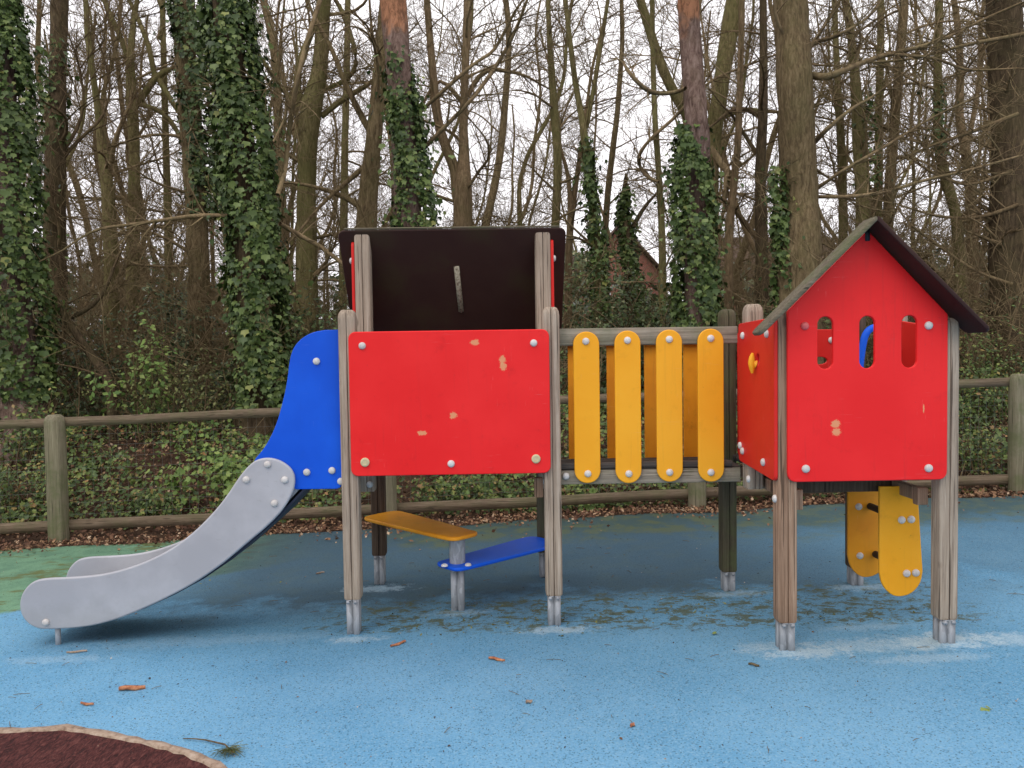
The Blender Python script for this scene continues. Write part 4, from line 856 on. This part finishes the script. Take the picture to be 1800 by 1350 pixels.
T('mossy_tree', 'thin trunk straight above the peak of the red house', 'tree', 13.5,
  [(1548, -30, 11), (1548, 100, 12), (1544, 200, 13), (1545, 300, 14), (1541, 400, 16), (1541, 620, 18)], 'bark_moss', auto=9)
T('mossy_tree', 'trunk leaning right just right of the red house peak', 'tree', 12.3,
  [(1592, -30, 13), (1586, 60, 15), (1578, 160, 16), (1570, 250, 16), (1563, 330, 17), (1560, 400, 18), (1558, 620, 22)], 'bark', auto=9)
T('crooked_tree', 'crooked trunk bowing right above the right roof slope of the red house', 'tree', 12.3,
  [(1652, -30, 12), (1649, 100, 14), (1648, 200, 15), (1650, 265, 16), (1662, 315, 18), (1680, 375, 18), (1688, 480, 20), (1690, 640, 24)], 'bark_moss', auto=9, ivy=([(1650, 140, 12), (1650, 220, 16), (1652, 280, 16)], False), ivyd=250, ivym='ivy_dark')
T('crooked_tree', 'kinked reddish trunk between the bowed one and the dark right hand tree', 'tree', 13.2,
  [(1672, -30, 8), (1686, 60, 11), (1688, 150, 13), (1685, 205, 14), (1698, 270, 15), (1706, 340, 17), (1710, 450, 20), (1712, 640, 24)], 'bark_pale', auto=9, forks=[[(1700, 260, 9), (1712, 200, 8), (1725, 120, 8), (1722, 40, 7), (1735, -20, 6)]])
T('dark_tree', 'massive dark trunk wrapped in dead creeper at the right edge', 'tree', 10.4,
  [(1764, -30, 56), (1768, 100, 54), (1772, 250, 52), (1768, 350, 54), (1770, 450, 58), (1774, 640, 66)], 'bark_dark', limbd=2.2, branches=[[(1800, 60, 8), (1700, 78, 6), (1600, 105, 5), (1500, 112, 3)], [(1790, 200, 8), (1700, 235, 7), (1620, 262, 5), (1550, 300, 3)], [(1790, 360, 8), (1720, 385, 6), (1650, 382, 5), (1580, 360, 3)], [(1780, 300, 7), (1700, 330, 6), (1630, 300, 5), (1590, 270, 3)], [(1780, 500, 7), (1720, 480, 6), (1660, 440, 5), (1600, 395, 4)]], auto=50, autoL=(.35, 1.1), autoZ=(1.0, 7), twig='twig', rough=.09)
T('mossy_tree', 'thin double trunk in the gap left of the curved twin stemmed tree', 'tree', 15,
  [(612, -30, 10), (610, 100, 11), (606, 250, 12), (604, 400, 14), (602, 600, 16)], 'bark_moss', auto=8)
T('mossy_tree', 'slim stem rising between the leaning stout trunk and the antler crowned tree', 'tree', 15,
  [(284, -30, 9), (288, 100, 10), (292, 250, 11), (296, 400, 13), (298, 600, 15)], 'bark_moss', auto=8)
T('fallen_sapling', 'dark sapling leaning steeply to the left over the undergrowth near the left fence post', 'tree', 9.6,
  [(62, 470, 9), (92, 520, 10), (118, 562, 12), (145, 605, 14), (172, 640, 15), (196, 672, 16)], 'bark_dark', topc=0, auto=4, autoL=(.5, 1.1), autoZ=(1, 3), twig='twig_dark',
  forks=[[(120, 560, 9), (160, 545, 7), (185, 520, 6), (200, 470, 5)]])
# thin trees standing farther back: a few kinds, copied with their parts
def dup(root, loc, rz, s_, label, group):
    r = root.copy(); col.objects.link(r); r.location = loc; r.rotation_euler = (0, 0, rz); r.scale = (s_, s_, s_*random.uniform(.9, 1.12)); r['label'] = label; r['group'] = group
    for ch in root.children:
        c_ = ch.copy(); col.objects.link(c_); c_.parent = r
    return r
protos = []
for i, (bk, rad) in enumerate((('bark', .085), ('bark_moss', .07), ('bark_pale', .06), ('bark', .11), ('bark_moss', .05))):
    x = 40+i*3.
    t = thing('distant_tree', 'x', 'tree', (x, 60, 0)); pl = []; cx = cy = 0; lx = (-.045, .03, .055, -.02, .0)[i]
    for z in np.arange(11, -.3, -.6):
        cx = .36*math.sin(z*.75+i*2)+.10*math.sin(z*2.1+i)+lx*z*3; cy = .25*math.cos(z*.6+i); pl.append((cx, cy, z, rad*.78*(1.15-.07*z)+(.03 if z < .4 else 0)))
    a, q = trunk_mesh(pl, None, None, 8); link('trunk', a.mesh('trunk', M[bk], (0, 0, 0), True), t); a = Acc()
    for _ in range(22):
        z = rng.uniform(1.6, 10); k_ = np.argmin(abs(q[:, 2]-z)); d = rng.standard_normal(3); d[2] = abs(d[2])*.6+.35; d /= np.linalg.norm(d)
        grow(a, q[k_, :3], d, rng.uniform(1.1, 2.6), .020, 0, 3, .95)
    link('crown', a.mesh('crown', M['twig'], (0, 0, 0)), t); protos.append(t)
LAB = 'thin bare tree standing far back in the wood'; GRP = 'thin bare trees far back in the wood'
spots = []
for k in range(86):
    for _ in range(40):
        y = rng.uniform(14.5, 32); hw = y*.68; x = rng.uniform(-hw, hw)
        pxx = 879+x*FPX/y; dd = .38 if 830 < pxx < 1230 else 1.
        if rng.random() < dd and all((x-a_)**2+(y-b_)**2 > 1.1 for a_, b_ in spots): break
    spots.append((x, y))
for k, (x, y) in enumerate(spots):
    pr_ = protos[k % 5]; z = float(gz(x, y))-.1
    if k < 5: pr_.location = (x, y, z); pr_.rotation_euler = (0, 0, rng.uniform(0, 6)); pr_['label'] = LAB; pr_['group'] = GRP
    else: dup(pr_, (x, y, z), rng.uniform(0, 6.28), rng.uniform(.75, 1.25), LAB, GRP)

for k in range(26):
    y = rng.uniform(11, 28); x = (1 if k % 2 else -1)*y*rng.uniform(.74, 1.15)
    dup(protos[k % 5], (x, y, float(gz(x, y))-.1), rng.uniform(0, 6.28), rng.uniform(.8, 1.2), LAB, GRP)

# ================================================================== UNDERGROWTH
# ground ivy and bramble cover on the bank
def cover(N, xr, yr, size, mat, h, name, label, cond=None, shape=5, hang=.25, dead=False):
    x = rng.uniform(*xr, N); y = yr[0]+(yr[1]-yr[0])*rng.random(N)**1.25
    if cond is not None: k = cond(x, y); x, y = x[k], y[k]
    m = len(x); hh = h*(.35+.65*np.clip(.5+.5*np.sin(x*2.1+y*1.3)+.4*np.sin(x*4.7-y*2.2), 0, 1.3)); edge = smooth(7.15, 7.6, y)
    z = gz(x, y)+.01+hh*rng.random(m)**.7*(.25+.75*edge)
    nr = np.stack([rng.standard_normal(m)*.35, rng.standard_normal(m)*.35-.55, np.ones(m)*.8], 1)
    V, F = leaves(np.stack([x, y, z], 1), nr, size*rng.uniform(.6, 1.3, m), hang, shape, .45)
    o = link(name, mesh_np(name, V, [F], mat)); tag(o, label, 'ground cover' if not dead else 'leaf litter', kind='stuff'); return o
cover(62000, (-7.5, 7.5), (7.22, 11.5), .041, M['ivy_ground'], .30, 'ground_ivy', 'carpet of ivy and low weeds on the bank behind the fence', cond=lambda x, y: rng.random(len(x)) < np.clip(.62+.45*np.sin(x*2.3+1.5*np.sin(y*2+x))+.35*np.sin(y*5.1+x*3.7), .12, 1))
cover(15000, (-12, 12), (10, 20), .085, M['ivy_dark'], .75, 'woodland_floor_cover', 'dark low ivy and bramble deeper in the wood')
cover(5200, (-6, 6), (7.15, 9.5), .055, M['bright'], .34, 'weeds', 'patches of fresh light green weeds among the ivy', cond=lambda x, y: (np.sin(x*1.9+1)+np.sin(y*2.7+x)) > .8, shape=5)
cover(9000, (-7, 7), (7.1, 9.8), .045, M['dead'], .16, 'dead_leaves_on_bank', 'brown dead leaves scattered through the ivy bank', shape=4, dead=True, hang=0)
a = Acc()
for _ in range(900):
    x, y = rng.uniform(-6.5, 6.5), rng.uniform(7.2, 9.8); z = float(gz(x, y))+.02; an = rng.uniform(0, 6.28); L = rng.uniform(.12, .5); e = rng.uniform(.1, .9)
    d = np.array([math.cos(an)*L, math.sin(an)*L*.6, L*e]); m = rng.standard_normal(3)*.05
    a.tube([(x, y, z), (x+d[0]*.5+m[0], y+d[1]*.5+m[1], z+d[2]*.6+abs(m[2])), (x+d[0], y+d[1], z+d[2]*.8)], rng.uniform(.0016, .0045), 3, False)
tag(link('dead_stems', a.mesh('dead_stems', M['twig'])), 'dead bramble stems and sticks poking out of the bank', 'undergrowth', kind='stuff')
# leaf litter band between rubber edge and fence
N = 9000; x = rng.uniform(-7, 7, N); x = np.where(rng.random(N) < .35, x+rng.normal(0, .02, N)-np.sign(np.sin(x*3))*.12, x); e = np.array([edgeY(q) for q in x]); y = e-.03+np.abs(rng.normal(0, .22, N)); y = np.where(rng.random(N) < .13*(1+np.sin(x*4.1)), e-rng.exponential(.16, N), y); k = y < 7.5; x, y = x[k], y[k]; m = len(x)
V, F = leaves(np.stack([x, y, gz(x, np.minimum(y, 7.1))+.016+rng.random(m)*.02], 1), np.tile([0, -.3, 1.], (m, 1)), .03*rng.uniform(.5, 1.6, m), 0, 4, .55)
tag(link('leaf_litter', mesh_np('leaf_litter', V, [F], M['dead'])), 'strip of reddish brown leaf litter between rubber surface and fence', 'leaf litter', kind='stuff')
# fine debris on the rubber
N = 2600; x = rng.uniform(-4, 4.5, N); y = rng.uniform(1.9, 6.6, N)
V, F = leaves(np.stack([x, y, gz(x, y)+.016+rng.random(N)*.003], 1), np.tile([0, 0, 1.], (N, 1)), rng.uniform(.004, .013, N)*np.where(rng.random(N) < .08, 1.8, 1), 0, 4, .25)
tag(link('debris_specks', mesh_np('debris_specks', V, [F], M['speck'])), 'tiny bits of bark and leaf scattered on the rubber', 'debris', kind='stuff')
N = 420; cl = np.array([[-.3, 4.25], [.6, 4.2], [1.0, 4.35], [.2, 4.15], [1.75, 4.1], [-.1, 4.4], [1.9, 4.2], [-2.2, 5.3], [-2.8, 5.4], [2.9, 6.4]]); c_ = cl[rng.integers(0, len(cl), N)]; x = c_[:, 0]+rng.normal(0, .28, N); y = c_[:, 1]+rng.normal(0, .09, N)
V, F = leaves(np.stack([x, y, gz(x, y)+.015+rng.random(N)*.006], 1), np.tile([0, 0, 1.], (N, 1)), rng.uniform(.008, .024, N), 0, 4, .35)
tag(link('moss_flakes', mesh_np('moss_flakes', V, [F], M['olive'])), 'flakes of moss lying near the posts', 'debris', kind='stuff')
a = Acc()
for _ in range(130):
    x, y = rng.uniform(-3.2, 3), rng.uniform(2.3, 6.2); t_ = rng.uniform(0, 3.1); L = rng.uniform(.02, .07); z = float(gz(x, y))+.016
    d = np.array([math.cos(t_), math.sin(t_)*.8]); a.tube([(x, y, z), (x+d[0]*L/2, y+d[1]*L/2, z+.003), (x+d[0]*L, y+d[1]*L+.004, z)], .0014, 3)
tag(link('needle_litter', a.mesh('needle_litter', M['twig'])), 'pine needles and tiny twigs scattered on the rubber', 'debris', kind='stuff')
# single bits one can point at
def G(px, py):
    d = ray(px, py); t_ = 1.; 
    for _ in range(12):
        q = np.array([0, 0, CAMH])+d*t_; t_ = (float(gz(q[0], q[1]))+.014-CAMH)/d[2]
    return np.array([0, 0, CAMH])+d*t_
def chip(px, py, L, ang, w_, label, mat='chip', h=.008, name='wood_chip', cat='wood chip'):
    q = G(px, py); a = Acc(); c_, s_ = math.cos(ang), math.sin(ang); m = 7; V = []
    for i in range(m):
        t_ = (i/(m-1)-.5)*L; ww = w_*(1-.75*abs(i/(m-1)-.5)*1.6)*(1+.3*math.sin(i*2.1+px)); oy = .12*w_*math.sin(i*1.3)
        for (b_, z) in ((-ww/2, 0), (-ww/2.6, h), (ww/2.6, h*1.1), (ww/2, 0)): V.append((t_*c_-(b_+oy)*s_, t_*s_+(b_+oy)*c_, z+.002*math.sin(i+px)+.001))
    F = [[i*4+j, i*4+(j+1) % 4, (i+1)*4+(j+1) % 4, (i+1)*4+j] for i in range(m-1) for j in range(4)]+[[0, 1, 2, 3], [(m-1)*4+3, (m-1)*4+2, (m-1)*4+1, (m-1)*4]]
    a.add(V, F); o = link(name, a.mesh(name, M[mat]), None, tuple(q)); tag(o, label, cat); return o
chip(700, 1133, .095, .75, .016, 'orange brown wood chip on the rubber in front of the big red panel')
chip(873, 1160, .085, -.45, .018, 'flat reddish wood chip lying right of the other chip before the red panel')
chip(232, 1212, .115, .08, .024, 'largest split piece of bark on the blue rubber at lower left', h=.014)
chip(153, 1239, .065, -.25, .011, 'thin reddish chip below the largest bark piece')
chip(135, 1147, .10, .15, .009, 'pale sliver of wood just right of the slide foot', 'kerb')
chip(563, 1008, .06, .5, .008, 'short pale stick in the dirty, shade darkened area under the slide', 'kerb')
chip(930, 1235, .03, .4, .016, 'small tan fleck on the rubber in the middle foreground', 'kerb')
chip(1112, 1276, .028, .9, .014, 'brown fleck near the bottom centre of the rubber')
chip(1325, 1170, .05, -.6, .01, 'dark chip left of the house post foot', 'bark')
q = G(1731, 1246); V, F = leaves(np.array([[0, 0, .004], [.004, .004, .008]]), np.array([[0, -.2, 1.], [.2, 0, 1.]]), np.array([.035, .026]), 0, 5, .2)
tag(link('green_leaf', mesh_np('green_leaf', V, [F], M['bright']), None, tuple(q)), 'small fresh green leaf on the rubber at lower right', 'leaf')
q = G(1252, 1114); V, F = leaves(np.array([[0, 0, .004]]), np.array([[0, -.2, 1.]]), np.array([.03]), 0, 5, .2)
tag(link('green_leaf', mesh_np('green_leaf', V, [F], M['bright']), None, tuple(q)), 'tiny green leaf on the rubber between bridge and house post', 'leaf')
q = G(395, 1312); t = thing('pine_sprig', 'fallen pine sprig with a bare stalk and a tuft of green needles by the kerb', 'sprig', tuple(q))
a = Acc(); p1 = G(322, 1300)-q; p2 = G(360, 1303)-q; a.tube([p1+[0, 0, .004], (p1+p2)/2+[0, 0, .007], p2+[0, 0, .006], [0, 0, .008], G(410, 1328)-q+[0, 0, .01]], [.002, .0025, .003, .0035, .003], 5); link('stalk', a.mesh('stalk', M['bark_pale']), t)
a = Acc(); c0 = G(402, 1322)-q
for _ in range(90):
    t_ = rng.uniform(-2.6, .6); L = rng.uniform(.03, .065); s0 = c0+np.array([rng.normal(0, .012), rng.normal(0, .012), .008]); e0 = s0+np.array([math.cos(t_)*L, math.sin(t_)*L*.9, rng.uniform(-.004, .02)]); a.tube([s0, (s0+e0)/2+[0, 0, .004], e0], .0009, 3, False)
link('needles', a.mesh('needles', M['olive']), t)

# shrubs: each with stems and leaves of its own
def shrub(name, label, px, py_top, Y, w_, mat, N, size, cat='shrub', shape=4, stems=9, twigm='twig_dark', hang=.3, dead=0):
    c_ = P(px, 600, Y); x, y = c_[0], Y; g = float(gz(x, y)); H = P(px, py_top, Y)[2]-g
    t = thing(name, label, cat, (x, y, g-.05)); a = Acc(); tips = []
    for _ in range(stems):
        an = rng.uniform(0, 6.28); l_ = rng.uniform(.2, 1); d = np.array([math.cos(an)*w_*l_*.5/H, math.sin(an)*w_*l_*.35/H, 1.]); d /= np.linalg.norm(d)
        st_ = np.array([rng.normal(0, w_*.15), rng.normal(0, .1), 0]); n0 = a.n; grow(a, st_, d, H*rng.uniform(.7, .98), .012, 0, 2, .8); 
        tips.append(np.concatenate(a.V)[n0:])
    link('stems', a.mesh('stems', M[twigm]), t)
    pts = np.concatenate(tips); pts = pts[pts[:, 2] > H*.12]; i = rng.integers(0, len(pts), N); pos = pts[i]+rng.standard_normal((N, 3))*np.array([.05, .05, .04])
    cc = pos-np.array([0, .3, H*.4]); cc /= np.linalg.norm(cc, axis=1)[:, None]
    V, F = leaves(pos, cc*.6+np.array([0, -.3, .6]), size*rng.uniform(.6, 1.3, N), hang, shape, .6); link('foliage', mesh_np('foliage', V, [F], M[mat]), t); return t
S = shrub
S('holly_bush', 'dark holly bush behind the fence right of the left ivy tree', 175, 520, 10.3, 1.3, 'holly', 1500, .06)
S('holly_bush', 'dark holly bush in the gap between the slender and leaning trees at left', 265, 470, 12, 1.7, 'holly', 2600, .08)
S('sapling', 'sapling with sprays of fresh light green leaves above the left fence rail', 250, 555, 9.4, 1.5, 'bright', 420, .075, stems=5, cat='sapling')
S('bramble', 'low olive bramble tangle left of the great ivy column', 330, 610, 9.3, 1.4, 'olive', 900, .045, stems=16)
S('holly_bush', 'dark evergreen bush at the foot of the great ivy column', 400, 640, 10, 1.0, 'holly', 1300, .07)
S('evergreen_shrub', 'evergreen shrub filling the gap between slide top and dark roof', 560, 480, 10.4, 1.2, 'ivy_dark', 2000, .055)
S('evergreen_shrub', 'tall evergreen shrub right against the right end of the dark roof', 1015, 440, 10.8, 1.2, 'ivy_dark', 2400, .06)
S('evergreen_shrub', 'leafy evergreen shrub above the middle yellow slats', 1110, 500, 11, 1.3, 'holly', 1900, .06)
S('evergreen_shrub', 'dark shrub below the right hand ivy pine', 1180, 530, 10.6, 1.0, 'ivy_dark', 2200, .065)
S('evergreen_shrub', 'twiggy grey green shrub over the bridge post beside the house roof', 1315, 470, 11, 1.2, 'olive', 1900, .06)
S('evergreen_shrub', 'ivy shrub hugging the foot of the biggest bare trunk', 1380, 520, 10.2, .8, 'ivy', 1800, .06)
S('bramble', 'brown tangled bramble behind the red house at right', 1640, 480, 10.3, 2.0, 'olive', 900, .05, stems=34, hang=.4)
S('bramble', 'dense thicket of bare and leafy stems at the right edge behind the fence', 1750, 545, 9.3, 1.6, 'ivy_ground', 2400, .045, stems=26)
S('evergreen_shrub', 'low ivy mound above the fence rail right of the red house', 1720, 620, 8.7, 1.2, 'ivy_ground', 1700, .05)
S('bramble', 'bare bramble tangle over the fence at the far left', 20, 690, 8.6, 1.2, 'ivy_ground', 900, .05, stems=12)
S('holly_bush', 'shadowy holly bush deep in the wood behind the left trunks', 60, 470, 13.5, 1.8, 'holly', 2000, .09)
S('holly_bush', 'broad evergreen seen between the leaning trunk and great ivy column', 320, 500, 13.8, 1.6, 'holly', 2000, .09)
S('weed_clump', 'clump of fresh broad leaved weeds low behind the fence beside the slide', 400, 790, 7.75, .9, 'bright', 520, .06, stems=10, cat='weeds', shape=5)
S('weed_clump', 'bushy green weeds behind the fence at the far left', 40, 800, 7.7, 1.1, 'ivy_ground', 1500, .04, stems=12, cat='weeds')
S('weed_clump', 'tuft of green weeds under the fence rail between fence post and slide', 250, 850, 7.5, .7, 'ivy_ground', 900, .045, stems=10, cat='weeds')
S('weed_clump', 'leafy weeds seen under the big red panel behind the lower rail', 800, 835, 7.55, 1.3, 'ivy_ground', 1500, .04, stems=14, cat='weeds')
S('weed_clump', 'straggly weeds behind the fence right of the red house', 1735, 740, 7.7, .8, 'ivy_ground', 900, .04, stems=14, cat='weeds')
# tangle of bare stems that nobody could count
a = Acc()
for _ in range(900):
    y = rng.uniform(9.4, 19); x = rng.uniform(-.68, .68)*y; pxx = 879+x*FPX/y; lf = pxx < 560; rt = pxx > 1330
    if not (lf or rt) and rng.random() < .62: continue
    d = np.array([rng.normal(0, .45), rng.normal(0, .25), 1.]); d /= np.linalg.norm(d)
    grow(a, np.array([x, y, float(gz(x, y))]), d, rng.uniform(1.3, 3.4 if (lf or rt) else 2.0), .011, 0, 2, .62, crook=.4)
tag(link('thicket', a.mesh('thicket', M['twig'])), 'tangle of bare brown undergrowth stems filling the wood', 'undergrowth', kind='stuff')
# far mass of wood behind everything
a = Acc(); 
N = 36000; y = rng.uniform(26, 40, N); x = rng.uniform(-1, 1, N)*y*1.1; hh = 2.0+1.1*np.sin(x*.35+1)+.8*np.sin(x*.9)+.5*np.sin(x*2.3); cen = np.exp(-((x-3.)/4.)**2)
z = gz(x, y)+rng.random(N)*(hh+1.5-cen*.8)
V, F = leaves(np.stack([x, y, z], 1), np.tile([0, -1., .5], (N, 1)), rng.uniform(.2, .45, N), .3, 4, .6)
tag(link('far_wood', mesh_np('far_wood', V, [F], M['holly'])), 'far off evergreen mass closing the view between the trunks', 'woodland', kind='stuff')

# ================================================================== HOUSES BEHIND THE WOOD
def house(x0, x1, y0, y1, ze, zr, label, axis='x'):
    g = float(gz((x0+x1)/2, 40)); O = np.array(((x0+x1)/2, y0, g)); t = thing('brick_house', label, 'house', tuple(O)); ym = (y0+y1)/2; xm = (x0+x1)/2; a = Acc()
    if axis == 'x':
        V = [(x0, y0, g-.3), (x1, y0, g-.3), (x1, y1, g-.3), (x0, y1, g-.3), (x0, y0, ze), (x1, y0, ze), (x1, y1, ze), (x0, y1, ze), (x0, ym, zr-.1), (x1, ym, zr-.1)]
        a.add(V, [[0, 1, 5, 4], [1, 2, 6, 5], [2, 3, 7, 6], [3, 0, 4, 7]]); a.F[3] = [np.array([[4, 8, 7], [5, 6, 9]])]
        b = Acc(); e = .3
        for (yy, s_) in ((y0, -1), (y1, 1)):
            V = []
            for dz in (0, .16): V += [(x0-e, yy+s_*.35, ze-.25+dz), (x1+e, yy+s_*.35, ze-.25+dz), (x1+e, ym, zr+dz), (x0-e, ym, zr+dz)]
            b.add(V, [[0, 1, 2, 3], [4, 7, 6, 5], [0, 4, 5, 1], [1, 5, 6, 2], [2, 6, 7, 3], [3, 7, 4, 0]])
    else:
        V = [(x0, y0, g-.3), (x1, y0, g-.3), (x1, y1, g-.3), (x0, y1, g-.3), (x0, y0, ze), (x1, y0, ze), (x1, y1, ze), (x0, y1, ze), (xm, y0, zr-.1), (xm, y1, zr-.1)]
        a.add(V, [[0, 1, 5, 4], [1, 2, 6, 5], [2, 3, 7, 6], [3, 0, 4, 7]]); a.F[3] = [np.array([[4, 5, 8], [6, 7, 9]])]
        b = Acc(); e = .3
        for (xx, s_) in ((x0, -1), (x1, 1)):
            V = []
            for dz in (0, .16): V += [(xx+s_*.35, y0-e, ze-.25+dz), (xx+s_*.35, y1+e, ze-.25+dz), (xm, y1+e, zr+dz), (xm, y0-e, zr+dz)]
            b.add(V, [[0, 1, 2, 3], [4, 7, 6, 5], [0, 4, 5, 1], [1, 5, 6, 2], [2, 6, 7, 3], [3, 7, 4, 0]])
    link('wall', a.mesh('wall', M['brick'], O), t); rf_ = link('roof', b.mesh('roof', M['tile'], O), t)
    c_ = Acc(); c_.box((xm+.8, ym-.3, zr-.6), (xm+1.3, ym+.3, zr+.7)); link('chimney', c_.mesh('chimney', M['brick'], O), rf_)
    for k in (-1, 1):
        for zz in (g+1.1, g+3.5):
            cx = xm+k*(x1-x0)*.26; f_ = Acc(); f_.box((cx-.6, y0-.06, zz-.55), (cx+.6, y0-.004, zz+.55)); wn = link('window', f_.mesh('window', M['frame'], O), t)
            p_ = Acc(); p_.box((cx-.52, y0-.075, zz-.47), (cx-.03, y0-.062, zz+.47)); p_.box((cx+.03, y0-.075, zz-.47), (cx+.52, y0-.062, zz+.47)); link('pane', p_.mesh('pane', M['glass'], O), wn)
house(4.6, 9.0, 44, 52, 6.0, 8.6, 'red brick house gable glimpsed through the trees above the bridge', 'y')
house(-.5, 4.4, 46, 53, 6.3, 8.2, 'brown roofed house glimpsed right of the dark roof', 'x')
house(12.2, 19, 42, 50, 5.6, 8.0, 'brick house glimpsed beside the left roof slope of the red playhouse', 'x')
